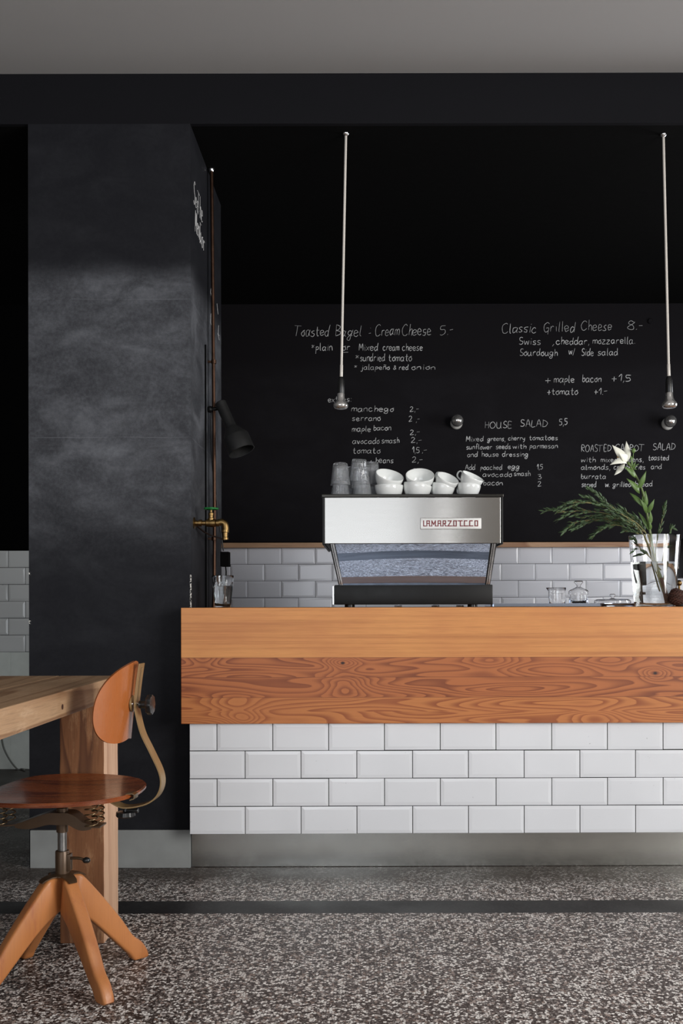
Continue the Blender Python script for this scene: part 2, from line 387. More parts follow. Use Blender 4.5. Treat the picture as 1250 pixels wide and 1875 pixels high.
# ------------------------------------------------------------------ chalk handwriting
G = {
'a':'7,9 4,10 1,8 0,4 2,0 5,1 7,5;8,10 7,3 9,0', 'b':'1,18 1,9 1,1;1,7 4,10 7,8 7,3 4,0 1,2', 'c':'7,8 4,10 1,8 0,4 2,0 5,0 8,2',
'd':'7,8 4,10 1,8 0,4 2,0 5,1 7,5;8,19 7,8 8,0', 'e':'1,5 7,6 6,9 3,10 0,7 1,2 4,0 8,2', 'f':'7,17 5,18 3,16 3,0;0,9 6,10',
'g':'7,8 4,10 1,8 0,4 3,2 6,4 7,8;8,10 7,0 5,-6 1,-6 0,-3 4,0 9,2', 'h':'1,18 1,0;1,6 4,10 7,8 7,0', 'i':'2,10 2,0;2,14 3,14', 'j':'4,10 4,-3 2,-6 0,-4;4,14 5,14',
'k':'1,18 1,0;7,10 1,4 7,0', 'l':'1,18 1,2 3,0', 'm':'0,10 0,0;0,7 3,10 5,8 5,0;5,7 8,10 10,8 10,0', 'n':'0,10 0,0;0,7 3,10 6,9 7,0',
'o':'4,10 1,8 0,4 3,0 6,2 7,6 4,10 7,11', 'p':'1,10 0,-7;0,7 4,10 7,7 5,3 1,2', 'q':'7,9 3,10 0,6 3,2 7,6;8,10 7,-7', 'r':'1,10 1,0;1,6 4,10 7,9',
's':'7,9 4,10 1,8 3,5 6,4 6,1 3,0 0,1', 't':'3,16 3,3 5,0 7,1;0,10 7,10', 'u':'0,10 0,3 3,0 6,3;7,10 7,2 9,0', 'v':'0,10 3,0 7,10',
'w':'0,10 2,0 5,8 8,0 10,10', 'x':'0,10 7,0;7,10 0,0', 'y':'0,10 1,5 4,3 7,6;8,10 6,-3 2,-6', 'z':'0,10 7,10 0,0 8,0',
'ñ':'0,10 0,0;0,7 3,10 6,9 7,0;1,14 3,15 5,13 7,15',
'A':'0,0 5,19 9,0;2,7 9,7', 'B':'0,18 1,0;0,18 7,16 5,11 1,10 8,8 8,3 1,0', 'C':'11,16 7,19 2,15 0,8 3,1 8,0 12,3', 'D':'1,18 1,0;0,18 7,15 10,9 7,2 0,0',
'E':'8,18 1,18 1,0 8,0;1,9 7,9', 'G':'10,16 6,19 1,14 0,6 4,0 9,3 9,8 5,8;9,8 9,-5', 'H':'1,18 1,0;8,18 8,0;1,9 8,9', 'L':'1,18 1,0 8,1',
'M':'0,0 1,18 5,6 9,18 10,0', 'F':'1,18 1,0;0,18 8,18;1,9 6,9', 'O':'5,18 1,14 0,7 3,0 8,1 11,8 9,15 5,18', 'R':'1,0 1,18 7,17 8,12 1,9 9,0', 'S':'8,17 4,19 1,15 3,10 7,8 8,3 4,0 0,2',
'T':'-2,18 12,18;5,18 4,0', 'U':'0,18 1,4 4,0 8,3 9,18;9,4 11,0',
'0':'4,16 0,10 2,1 6,2 7,10 4,16', '1':'0,10 4,17 4,0', '2':'0,13 3,16 7,13 5,7 0,0 9,1', '3':'0,15 5,16 5,11 2,9 7,6 5,0 0,1', '5':'8,16 1,16 1,9 6,9 7,3 3,0 0,1', '8':'7,15 3,17 1,13 6,8 7,2 3,0 0,4 6,12 7,15',
'*':'0,14 5,8;5,14 0,8;2,15 2,7', '.':'1,0 2,1', ',':'2,1 1,-4', '-':'0,7 7,8', ':':'1,12 2,12;1,3 2,3', '+':'4,12 4,6 4,0;0,6 4,6 8,6', '/':'0,-2 6,16', '&':'8,1 2,11 4,14 6,11 0,4 3,0 8,6', '_':'0,-5 9,-5',
}
RND = random.Random(5)
def write(bm, words, xh, xf, width=.0036, caps=1.0, slant=.05, jit=.35):
    """words: (text, x0, x1, baseline) in surface units given by xf(x, y) -> point, normal offset included"""
    for text, x0, x1, yb in words:
        pos, cur = [], 0
        for ch in text:
            if ch == ' ': cur += 7; continue
            w = max(float(p.split(',')[0]) for s in G[ch].split(';') for p in s.split())
            pos.append((ch, cur)); cur += w+2.6
        cur -= 2.6
        k = (x1-x0)/max(cur, 1)
        for ch, cx in pos:
            dy = RND.uniform(-jit, jit)*xh*.15; sk = RND.uniform(.93, 1.08); sl = slant+RND.uniform(-.04, .04)
            for s in G[ch].split(';'):
                pts = []
                for p in s.split():
                    a, b = map(float, p.split(','))
                    a += RND.uniform(-jit, jit); b = (b+RND.uniform(-jit, jit))*sk
                    yy = b/10*xh*caps
                    pts.append((x0+(cx+a)*k+sl*yy, yb-yy-dy if True else 0, 0))
                sp = smooth_path(pts, 4)
                stroke(bm, [xf(q.x, q.y) for q in sp], width)
def stroke(bm, pts, width):
    """thin raised chalk ribbon; pts = (point, normal)"""
    n = len(pts); prev = None; w = width*RND.uniform(.7, 1.15)
    for i, (p, nn) in enumerate(pts):
        a = pts[max(0, i-1)][0]; b = pts[min(n-1, i+1)][0]; d = (b-a)
        if d.length < 1e-7: continue
        s = d.normalized().cross(nn).normalized()
        ww = w*(.55 if i in (0, n-1) else RND.uniform(.8, 1.1))/2
        row = [bm.verts.new(p+s*ww), bm.verts.new(p+s*ww*.6+nn*.0007), bm.verts.new(p-s*ww*.6+nn*.0007), bm.verts.new(p-s*ww)]
        if prev:
            for k in range(3): bm.faces.new((prev[k], prev[k+1], row[k+1], row[k]))
        prev = row

# ================================================================== THE ROOM
YB, YP = 5.78, 3.606            # back wall, front of pillar and beam
XL, XR, YF = -3.2, 3.2, -2.0
ZC, ZS = 2.927, 2.742
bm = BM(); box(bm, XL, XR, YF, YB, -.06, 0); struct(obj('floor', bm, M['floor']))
bm = BM(); box(bm, XL, XR, YF, YP, ZC, ZC+.08); struct(obj('ceiling', bm, M['ceil']))
bm = BM(); box(bm, XL, XR, YP, YP+.02, ZS, ZC, 0); beam = struct(obj('trim_1', bm, M['beam']), 'black beam across the top of the bar opening')
bm = BM(); box(bm, XL, XR, YP+.0205, YB, ZS+.0005, ZC+.08); struct(obj('ceiling_soffit', bm, M['soffit']))
bm = BM(); box(bm, XL-.1, XR+.1, YB, YB+.1, 0, ZC+.08); struct(obj('wall_back', bm, M['black']))
bm = BM(); box(bm, XL-.1, XL, YF, YB, 0, ZC); struct(obj('wall_left', bm, M['wallpaint']))
bm = BM()                      # right wall with a window opening, plus an unseen one added for bar light
wy0, wy1, wz0, wz1 = -1.4, 1.5, .55, 2.55
box(bm, XR, XR+.1, YF, wy0, 0, ZC); box(bm, XR, XR+.1, wy1, 3.75, 0, ZC); box(bm, XR, XR+.1, 4.95, YB, 0, ZC)
box(bm, XR, XR+.1, 3.75, 4.95, 0, .95); box(bm, XR, XR+.1, 3.75, 4.95, 2.3, ZC)
box(bm, XR, XR+.1, wy0, wy1, 0, wz0); box(bm, XR, XR+.1, wy0, wy1, wz1, ZC)
struct(obj('wall_right', bm, M['wallpaint']))
bm = BM()                      # street wall behind the camera: wide shop window, narrow side light
holes = [(-2.9, .50), (.68, .78)]
xs = [XL, -2.9, .50, .68, .78, XR]
for a, b in ((XL, -2.9), (.50, .68), (.78, XR)): box(bm, a, b, YF-.1, YF, 0, ZC)
for a, b in holes: box(bm, a, b, YF-.1, YF, 0, .35); box(bm, a, b, YF-.1, YF, 2.6, ZC)
struct(obj('wall_front', bm, M['wallpaint']))
def win(name, pts, axis):
    bm = BM(); a, b, z0, z1 = pts; w = .04
    def bx(u0, u1, v0, v1):
        if axis == 'x': box(bm, u0, u1, YF-.08, YF-.02, v0, v1)
        else: box(bm, XR+.02, XR+.08, u0, u1, v0, v1)
    bx(a, b, z0, z0+w); bx(a, b, z1-w, z1); bx(a, a+w, z0, z1); bx(b-w, b, z0, z1)
    if b-a > 1: bx((a+b)/2-.02, (a+b)/2+.02, z0, z1)
    struct(obj(name, bm, M['frame']))
win('window_1', (-2.9, .50, .35, 2.6), 'x'); win('window_2', (wy0, wy1, wz0, wz1), 'y'); win('added_window', (3.75, 4.95, .95, 2.3), 'y')  # the last one, behind the bar, is added to go with the fill light

# pillar
PX0, PX1 = -1.263, -.665
bm = BM(); box(bm, PX0, PX1, YP, 3.985, 0, ZS); box(bm, PX0, PX1-.004, 3.985, 3.997, 0, ZS); box(bm, PX0, PX1, 3.997, 4.34, 0, ZS)
pillar = struct(obj('pillar', bm, M['pillar']), 'broad black pillar dusted with wiped chalk')
bm = BM()
def side(yy, z): return (Vector((PX1+.0004, yy, z)), Vector((1, 0, 0)))
def yside(px): return -PX1*FPX/(CX-px)
def sxf(x, y):     # x = metres of depth, y = minus height
    return side(x, -y)
def zat(px, py): return H+(CY-py)/FPX*yside(px)
write(bm, [('See', 3.672, 3.77, -zat(360, 380)), ('The', 3.75, 3.865, -zat(367, 398)), ('Menu', 3.70, 3.83, -zat(362, 430)), ('For', 3.80, 3.91, -zat(371, 452))], .045, sxf, .0022, 1.0)
for pts in (((387, 475), (388, 500), (387.5, 512)), ((388, 520), (386.5, 533), (388.5, 553)), ((389.5, 572), (387, 574), (386.5, 590), (389, 600), (389.3, 596)), ((398, 555), (400, 575)), ((401, 595), (400, 612), (402, 622)), ((399, 610), (402, 614))):
    stroke(bm, [side(yside(x), zat(x, y)) for x, y in pts], .003)
obj('chalk_writing', bm, M['chalk'], pillar)

bm = BM(); box(bm, PX0+.006, PX1-.002, YP-.012, YP-.0005, 0, P(0, 1518, YP).z, .002)
struct(obj('baseboard_pillar', bm, plain('grey_cement_skirting', srgb(150, 153, 152), .45, vary=.2, scale=9)))

# ------------------------------------------------------------------ tiling
def tiling(bm, x0, x1, ztop, pitch, hh, rows, joint_odd, joint_even, y, gap=.0024, bev=.011, dep=.0028, seed=1, jit=.0015):
    """bevelled metro tiles on a plane facing -y"""
    r = random.Random(seed)
    for row in range(rows):
        z1 = ztop-row*hh-gap/2; z0 = ztop-(row+1)*hh+gap/2
        jt = joint_odd if row % 2 == 0 else joint_even
        k = math.floor((x0-jt)/pitch); xs = []
        while jt+k*pitch < x1-1e-4: xs.append(jt+k*pitch); k += 1
        for a in xs:
            l, rr = max(a, x0)+gap/2, min(a+pitch, x1)-gap/2
            if rr-l < .012: continue
            w = [r.uniform(-jit, jit) for _ in range(3)]
            bl = bev if a >= x0-1e-4 else .001; br = bev if a+pitch <= x1+1e-4 else .001
            def yy(u, v): return y-dep-w[0]*(u-(l+rr)/2)/pitch*2-w[1]*(v-(z0+z1)/2)/hh
            o = [(l, z0), (rr, z0), (rr, z1), (l, z1)]
            i = [(l+bl, z0+bev), (rr-br, z0+bev), (rr-br, z1-bev), (l+bl, z1-bev)]
            dz = r.uniform(-.0006, .0006)
            base = [bm.verts.new((u, y+.001, v+dz)) for u, v in o]
            rim = [bm.verts.new((u, y-dep*.35, v+dz)) for u, v in o]
            top = [bm.verts.new((u, yy(u, v), v+dz)) for u, v in i]
            for k2 in range(4):
                j = (k2+1) % 4
                bm.faces.new((base[k2], base[j], rim[j], rim[k2])); bm.faces.new((rim[k2], rim[j], top[j], top[k2]))
            bm.faces.new(top)
    return bm
zt = P(0, 1033, YB).z+.0988
bm = BM(); box(bm, -1.4, XR, YB-.012, YB-.0001, zt-13*.0988, zt, mi=1)
tiling(bm, -1.4, XR, zt, .1996, .0988, 13, 1.0656, 1.1654, YB-.012, seed=3)
wt = struct(obj('wall_tiles', bm, [M['tile_back'], M['grout2']]), 'white metro tiles behind the bar')
zl = P(0, 1007, YB).z
bm = BM(); box(bm, XL, -1.4, YB-.012, YB-.0001, zl-6*.0996, zl, mi=1)
tiling(bm, XL, -1.4, zl, .1996, .0996, 6, P(17, 0, YB).x, P(48, 0, YB).x, YB-.012, seed=4, gap=.003, bev=.013)
struct(obj('wall_tiles', bm, [M['tile_left'], M['grout2']]), 'grey metro tiles left of the pillar')
bm = BM()
zq = zl-6*.0996; ht = zq/3.0
for i in range(3):
    z1 = zq-i*ht; xx = P(20, 0, YB).x - (.0 if i % 2 == 0 else .0)
    for k in range(-5, 4):
        a, b = max(XL, xx+k*.3), min(-1.4, xx+(k+1)*.3)
        if b-a > .02: box(bm, a, b, YB-.012, YB-.0001, z1-ht+.0012, z1-.0012, .002)
struct(obj('wall_dado', bm, M['greywall']), 'grey green painted lower wall')

# blackboard (menu) with its chalk lines, and wooden ledge
zb0, zb1 = P(0, 992.5, YB-.012).z, ZS
bm = BM(); box(bm, -1.395, XR-.01, YB-.014, YB-.0001, zb0+.002, zb1-.001)
board = tag(obj('menu_blackboard', bm, M['board']), 'wide blackboard menu on the back wall above the white tiles', 'blackboard')
YW = YB-.0141
def bxf(x, y):
    return (P(x, y, YW), Vector((0, -1, 0)))
blocks = [
 ('toasted bagel', [(9.0, 1.2, [('Toasted', 540, 602, 615.5), ('Bagel', 614, 662, 615.5), (':', 675, 679, 614), ('Cream', 687, 731, 614), ('Cheese', 736, 789, 614), ('5', 806, 816, 613), ('.-', 819, 829, 613)]),
    (7.5, 1.0, [('*', 571, 576, 642), ('plain', 579, 609, 642), ('or', 628, 641, 641), ('_', 629, 638, 641), ('Mixed', 658, 692, 642), ('cream', 702, 731, 642), ('cheese', 737, 774, 642), ('*', 651, 657, 661), ('sundried', 660, 705, 661), ('tomato', 712, 754, 661)]),
    (5.5, 1.0, [('*', 649, 654, 677), ('jalapeño', 661, 714, 677), ('&', 721, 726, 677), ('red', 731, 748, 677), ('onion', 754, 797, 677)])]),
 ('extras', [(7.2, .8, [('extras:', 601, 643, 736)]), (7, .85, [('manchego', 644, 721, 753.5), ('2,-', 751, 767, 753.5), ('serrano', 645, 697, 770.5), ('2', 749, 755, 772), (',-', 762, 768, 772), ('maple', 645, 679, 790), ('bacon', 684, 716, 788), ('2,-', 751, 769, 796), ('avocado', 646, 695, 812.6), ('smash', 699, 731, 811.5), ('2,-', 753, 772, 810.5), ('tomato', 646, 696, 830), ('1,5', 755, 768, 829), (',-', 773, 781, 829), ('soy', 646, 680, 848), ('beans', 688, 720, 847.6), ('2,-', 755, 774, 846.5)])]),
 ('classic grilled cheese', [(8.5, 1.15, [('Classic', 919, 982, 609.7), ('Grilled', 995, 1052, 608), ('Cheese', 1064, 1120, 606), ('8', 1149, 1160, 605), ('.-', 1164, 1176, 605)]),
    (7.5, .95, [('Swiss', 951, 990, 631.5), (',', 1011, 1014, 632), ('cheddar,', 1019, 1079, 631.5), ('mozzarella.', 1086, 1163, 630.5), ('Sourdough', 952, 1021, 652), ('w/', 1042, 1053, 650), ('Side', 1065, 1087, 652), ('salad', 1095, 1131, 651.5), ('+', 999, 1008, 702), ('maple', 1015, 1052, 701), ('bacon', 1066, 1101, 700), ('+1,5', 1120, 1155, 699), ('+tomato', 1002, 1058, 723.5), ('+1.-', 1088, 1112, 723)])]),
 ('house salad', [(7.0, .95, [('HOUSE', 888, 937, 784.5), ('SALAD', 953, 1002, 782), ('5,5', 1024, 1039, 779)]),
    (5.2, 1.0, [('Mixed', 853.5, 885, 808.5), ('greens,', 893, 925, 808), ('cherry', 931, 961, 807), ('tomatoes', 969, 1021, 806.5), ('sunflower', 854, 901, 823), ('seeds', 908, 935, 822.5), ('with', 939, 963, 822), ('parmesan', 970, 1021, 821.5), ('and', 856, 874, 837), ('house', 882, 913, 836.5), ('dressing', 920, 967, 836.5),
     ('Add', 852, 870, 860.5), ('poached', 880, 919, 860.5), ('egg', 930, 951, 859), ('1,5', 983, 994, 860), ('avocado', 884, 937, 873.5), ('smash', 941, 971, 872), ('3', 985, 991, 877.5), ('bacon', 885, 920, 889), ('2', 985, 991, 891)])]),
 ('roasted carrot salad', [(7.0, .95, [('ROASTED', 1064, 1119, 827.5), ('CARROT', 1126, 1179, 827), ('SALAD', 1195.5, 1236, 825)]),
    (5.4, 1.0, [('with', 1064, 1090, 847), ('mixed', 1100, 1130, 847), ('greens,', 1136, 1178, 846.5), ('toasted', 1187, 1224, 844), ('almonds,', 1064, 1117, 861), ('cranberries', 1124, 1181, 860.5), ('and', 1192, 1211, 860), ('burrata', 1064, 1109, 877.5), ('served', 1065, 1091, 892.5), ('w.', 1108, 1116, 892.5), ('grilled', 1122, 1155, 892.5), ('bread', 1163, 1194, 891.5)])]),
]
for nm, subs in blocks:
    for xh, capk, words in subs:
        for wd in words:
            bm = BM(); write(bm, [wd], xh, bxf, (.0035 if xh < 7.6 else .0029), capk, .05 if xh < 7.6 else .12, .45 if xh < 7.6 else .75)
            obj('chalk_word', bm, M['chalk'], board)
zl0 = P(0, 1002.5, YB-.04).z; zl1 = P(0, 993.5, YB-.04).z
bm = BM(); box(bm, -1.3, XR-.01, YB-.048, YB-.0145, zl0, zl1, .002)
tag(obj('wooden_ledge', bm, M['ledge']), 'thin pale wooden ledge running below the blackboard above the tiles', 'ledge')

# wall lamps: mirror-crowned bulbs in white holders
def wall_bulb(px, py, lab):
    c = P(px, py, YB-.06)
    t = thing('wall_light', lab, 'wall light', (c.x, YB-.0145, c.z), group='mirrored bulbs on the blackboard')
    bm = BM(); axis_lathe(bm, (0, .001, -.004), (0, -1, -.004), [(0, 0), (.034, 0), (.036, .01), (.03, .022), (.02, .028), (0, .028)]); obj('holder', bm, M['wbulb'], t, True, 40)
    bm = BM(); ball(bm, (0, -.062, .002), .036); obj('bulb', bm, M['bulb'], t, True)
    return t
wall_bulb(837, 772, 'mirrored bulb on the blackboard above and left of HOUSE SALAD')
wall_bulb(1226, 774, 'mirrored bulb on the blackboard below the right pendant lamp')
# scrap of chalk ring near the top right (a painted-over hook hole)
bm = BM(); c = P(1190, 591, YB); axis_lathe(bm, (0, 0, 0), (0, -1, 0), [(0, 0), (.016, 0), (.016, .006), (.013, .009), (0, .007)])
o = obj('wall_plug', bm, M['board'], None, True, 40); o.location = (c.x, YB-.0145, c.z); tag(o, 'small painted-over round plug high on the blackboard at right', 'plug')

# ================================================================== COUNTER
cnt = thing('bar_counter', 'long bar counter with thick pine fascia over white metro tiles', 'bar counter', P(331, 1108, 3.5)*1, (0, 0, .0045))
cnt.location = (P(331, 0, 3.5).x, 3.5, 0)
ox = -cnt.location.x; oy = -3.5
zt_, zw0 = .9568, P(0, 1325, 3.5).z
L = 3.05
# worktop mesh keeps its vertices in room coordinates of its own frame so that the grain sits right
def at_counter(o, off=Vector((0, 0, 0))):
    return o
bm = BM()
box(bm, 0, L, 0, .098, zw0, zt_, .0025)
box(bm, .026, L, .0985, .86, zt_-.045, zt_, .002)
bmesh.ops.translate(bm, verts=bm.verts[:], vec=(-ox, 0, 0))
wt = obj('worktop', bm, M['counter'], cnt); wt.location = (ox, 0, 0)
zk = P(0, 1527, 3.525).z
xl = P(346, 0, 3.525).x+ox
bm = BM(); box(bm, xl+.001, L-.01, .026, .062, zk+.001, zw0+.0, mi=1)
tiling(bm, xl, L-.01, zw0+.0, .2013, (zw0-zk)/4, 4, P(396.5, 0, 3.525).x+ox, P(448, 0, 3.525).x+ox, .026, gap=.0028, bev=.012, dep=.0024, seed=8, jit=.0007)
obj('tiled_front', bm, [M['tile'], M['grout']], cnt)
bm = BM(); box(bm, .0175, L-.01, .105, .15, 0.001, zk+.03, .001); obj('kick_plate', bm, M['steelplinth'], cnt)
bm = BM(); box(bm, .05, L-.02, .165, .84, .0, zt_-.046); obj('cabinet_body', bm, M['blackmetal'], cnt)
ZT = zt_

# ================================================================== ESPRESSO MACHINE
YM = 3.82
mx0, mx1 = P(590, 0, YM).x, P(921, 0, YM).x
mz1, mzp, mz0 = P(0, 905, YM).z, P(0, 911, YM).z, P(0, 995, YM).z
mc = (mx0+mx1)/2
mac = thing('espresso_machine', 'large brushed steel espresso machine with red lettered badge on the counter', 'espresso machine', (mc, YM, ZT))
def ml(bm):
    bmesh.ops.translate(bm, verts=bm.verts[:], vec=(-mc, -YM, -ZT)); return bm
D = .53
bm = BM(); box(bm, mx0+.010, mx1-.010, YM, YM+.004, mz0, mzp, .001); obj('back_panel', ml(bm), M['steel'], mac)
bm = BM()   # dark side cheeks and bottom/top frame
box(bm, mx0, mx0+.0095, YM-.001, YM+D, mz0-.004, mz1-.004, .002); box(bm, mx1-.0095, mx1, YM-.001, YM+D, mz0-.004, mz1-.004, .002)
box(bm, mx0+.01, mx1-.01, YM+.005, YM+D-.02, mz0+.0, mz0+.006)
box(bm, mx0+.01, mx1-.01, YM+D-.012, YM+D, mz0, mz1-.03)
obj('body_frame', ml(bm), M['blackmetal'], mac)
bm = BM()   # raised rim of the cup tray
for q in ((mx0-.002, mx1+.002, YM-.004, YM+.006), (mx0-.002, mx1+.002, YM+D-.006, YM+D+.004), (mx0-.002, mx0+.008, YM, YM+D), (mx1-.008, mx1+.002, YM, YM+D)):
    box(bm, q[0], q[1], q[2], q[3], mzp+.001, mz1, .002)
obj('tray_rim', ml(bm), plain('dark_bronze_trim', (.03, .028, .024), .25, .8), mac)
TZ = mz1-.030
bm = BM(); box(bm, mx0+.011, mx1-.011, YM+.008, YM+D-.015, TZ-.004, TZ)
obj('cup_tray', ml(bm), M['steel'], mac)
# badge
b0, b1 = P(770, 969, YM), P(881, 949, YM)
bm = BM(); box(bm, b0.x-.0009, b1.x+.0009, YM-.0025, YM-.0002, b0.z-.0009, b1.z+.0009, .0005); obj('badge_edge', ml(bm), plain('badge_rim_grey', (.12, .12, .12), .4, .6), mac)
bm = BM(); box(bm, b0.x, b1.x, YM-.004, YM-.0002, b0.z, b1.z, .0018); badge = obj('badge', ml(bm), M['badge'], mac, True, 30)
# lettering: square monoline capitals joined along the base
LT = {'L': '0,10 0,0 4,0', 'A': '0,0 0,10 5,10 5,0;0,5 5,5', 'M': '0,0 0,10 3.5,3 7,10 7,0', 'R': '0,0 0,10 5,10 5,5 0,5;2.5,5 5,0', 'Z': '0,10 6,10 0,0 6,0',
      'O': '0,0 0,10 5,10 5,0 0,0', 'o': '0,10 5,10;1,10 1,0 5,0 5,10', 'T': '-1,10 6,10;2.5,10 2.5,0 6,0', 'C': '5,10 0,10 0,0 6,0'}
bm = BM(); word = [('L', 0, 1), ('A', 5.5, 0), ('M', 14, 1), ('A', 24.5, 1), ('R', 33, 1), ('Z', 41.5, 1), ('O', 51, 0), ('T', 60, 1), ('C', 69, 1), ('C', 78, 1), ('O', 87, 0)]
lx0, lx1, lz0, lz1 = P(775.5, 0, YM).x, P(875, 0, YM).x, P(0, 963.5, YM).z, P(0, 954.2, YM).z
u = (lx1-lx0)/92; vz = (lz1-lz0)/10
NBAR = [0]
def bar(a, b, th=.0036):
    pa = Vector((lx0+a[0]*u, 0, lz0+a[1]*vz)); pb = Vector((lx0+b[0]*u, 0, lz0+b[1]*vz)); d = (pb-pa)
    if d.length < 1e-6: return
    d.normalize(); s = Vector((-d.z, 0, d.x))*th/2; pa -= d*th/2; pb += d*th/2
    vs = []
    NBAR[0] += 1
    for yv in (YM-.0039, YM-.0052-NBAR[0]*.000012):
        vs += [bm.verts.new((q.x, yv, q.z)) for q in (pa-s, pb-s, pb+s, pa+s)]
    for q in ((0,3,2,1), (4,5,6,7), (0,1,5,4), (1,2,6,5), (2,3,7,6), (3,0,4,7)): bm.faces.new([vs[i] for i in q])
for ch, cx, link in word:
    for s in LT[ch].split(';'):
        pp = [tuple(map(float, p.split(','))) for p in s.split()]
        for a, b in zip(pp, pp[1:]): bar((cx+a[0]*.86, a[1]), (cx+b[0]*.86, b[1]))
for a, b in ((10.5, 14), (21, 24.5), (29.5, 33), (38, 41.5), (47.5, 51), (66, 69), (75, 78)): bar((a, 0), (b, 0), .0028)
bar((56, 10), (59, 10), .0016)
obj('badge_lettering', ml(bm), M['red'], badge)
# polished splash panel, gently curved, leaning in towards its foot
bm = BM(); NZ = 14; rows = []
zt0, zb_ = mz0-.001, P(0, 1071, YM+.04).z
xt0, xt1, xb0, xb1 = P(612, 0, YM+.02).x, P(899, 0, YM+.02).x, P(627, 0, YM+.05).x, P(889, 0, YM+.05).x
yv = YM+.014; prevz = zt0
for i in range(NZ+1):
    t_ = i/NZ; z = zt0+(zb_-zt0)*t_
    yv += (prevz-z)*math.tan(math.radians(8.3+2.6*t_)); prevz = z
    a = xt0+(xb0-xt0)*t_; b = xt1+(xb1-xt1)*t_
    rows.append([(a+(b-a)*k/24, yv+.006*math.cos((k/24-.5)*PI), z) for k in range(25)])
ybot = yv
vr = [[bm.verts.new(p) for p in r] for r in rows]; vb = [[bm.verts.new((p[0], p[1]+.008, p[2])) for p in r] for r in rows]
for A in (vr, vb):
    for r1, r2 in zip(A, A[1:]):
        for k in range(24): bm.faces.new((r1[k], r1[k+1], r2[k+1], r2[k]))
for k in range(24):
    bm.faces.new((vr[0][k], vr[0][k+1], vb[0][k+1], vb[0][k])); bm.faces.new((vr[-1][k], vr[-1][k+1], vb[-1][k+1], vb[-1][k]))
for i in range(NZ):
    for k in (0, 24): bm.faces.new((vr[i][k], vr[i+1][k], vb[i+1][k], vb[i][k]))
obj('splash_panel', ml(bm), M['mirror'], mac, True, 30)
for sg, (ta, tb, ba, bb) in ((-1, (602.5, 613.5, 620, 628.5)), (1, (898, 909.5, 888, 897))):
    bm = BM()
    A = [P(ta, 995, YM+.01), P(tb, 995, YM+.01), P(bb, 1072, YM+.035), P(ba, 1072, YM+.035)]
    f = [bm.verts.new(p) for p in A]; g = [bm.verts.new(p+Vector((0, .42, 0))) for p in A]
    bm.faces.new(f); bm.faces.new(g[::-1])
    for k in range(4): bm.faces.new((f[k], f[(k+1)%4], g[(k+1)%4], g[k]))
    leg = obj('side_leg', ml(bm), M['blackmetal'], mac)
    bm = BM(); m1 = ta*.5+tb*.5; m2 = ba*.5+bb*.5
    for o_, w_ in ((-1.6, .9), (2.2, 1.6)):
        A = [P(m1+o_-w_, 996, YM+.006), P(m1+o_+w_, 996, YM+.006), P(m2+o_+w_, 1071, YM+.031), P(m2+o_-w_, 1071, YM+.031)]
        f = [bm.verts.new(p) for p in A]; g = [bm.verts.new(p+Vector((0, .006, 0))) for p in A]
        bm.faces.new(f); bm.faces.new(g[::-1])
        for k in range(4): bm.faces.new((f[k], f[(k+1)%4], g[(k+1)%4], g[k]))
    obj('leg_trim', ml(bm), M['chrome'], leg)
bz1, bz0 = P(0, 1071, YM+.03).z, P(0, 1107, YM+.03).z
bm = BM(); box(bm, P(612, 0, YM+.02).x, P(902, 0, YM+.02).x, YM+.02, YM+D+.04, bz0, bz1, .004); obj('drip_base', ml(bm), M['blackmetal'], mac, True, 40)
bm = BM(); box(bm, P(608.5, 0, YM+.03).x, P(611.5, 0, YM+.03).x, YM+.03, YM+D, bz0, bz1-.004, .001); obj('base_side_plate', ml(bm), M['chrome'], mac)
for px, yo in ((640, .07), (865, .07), (640, .47), (865, .47)):
    bm = BM(); q = P(px, 0, YM+yo); cyl(bm, (q.x, YM+yo, ZT+.0002), (q.x, YM+yo, bz0+.002), .02); obj('foot', ml(bm), M['blackplastic'], mac, True, 40)
for px in (722, 790, 835):
    bm = BM(); q = P(px, 0, YM+.1); cyl(bm, (q.x, YM+.1, ZT+.004), (q.x+.03, YM+.1, ZT+.004), .0035); obj('drain_fitting', ml(bm), M['chrome'], mac, True, 40)

# ------------------------------------------------------------------ glasses and cups on the machine
def tumbler_bm(h=.088, rt=.0400, rb=.0285, t=.0030, facets=10):
    """faceted tumbler standing upright"""
    bm = BM()
    def mod(a, r, z):
        if z < .012 or z > h*.80: return 1
        s = ((a*facets/(2*PI)) % 1-.5)*2*PI/facets
        return 1+(math.cos(PI/facets)/math.cos(s)*1.01-1)*min(1, (z-.012)/.008)*min(1, (h*.8-z)/.008)
    R = lambda z: rb+(rt-rb)*(z/h)**.85
    out = [(0, .0), (rb*.9, 0), (rb, .003)]+[(R(z), z) for z in (.012, .024, h*.5, h*.68, h*.78, h*.81, h*.95)]+[(rt, h-.0012), (rt-t*.5, h)]
    inn = [(rt-t, h-.0012)]+[(R(z)-t, z) for z in (h*.9, h*.6, h*.3, .016)]+[(rb-t*2.2, .0095), (0, .009)]
    Ro = {round(p[0], 6) for p in out}
    lathe(bm, out+inn, 60, mod=lambda a, r, z: mod(a, r, z) if round(r, 6) in Ro else 1)
    return bm
tb = tumbler_bm(); tum = obj('tumbler', tb, M['glass_s'], None, True, 25)
def place(src, name, loc, rot, label, cat, group, first=False):
    o = src if first else src.copy()
    if not first: COL.objects.link(o)
    o.name = name; o.location = loc; o.rotation_euler = rot; tag(o, label, cat, group)
    return o
ps = FPX/(YM+.08)
first = True
ordn = {0: 'bottom', 1: 'second', 2: 'third', 3: 'fourth'}
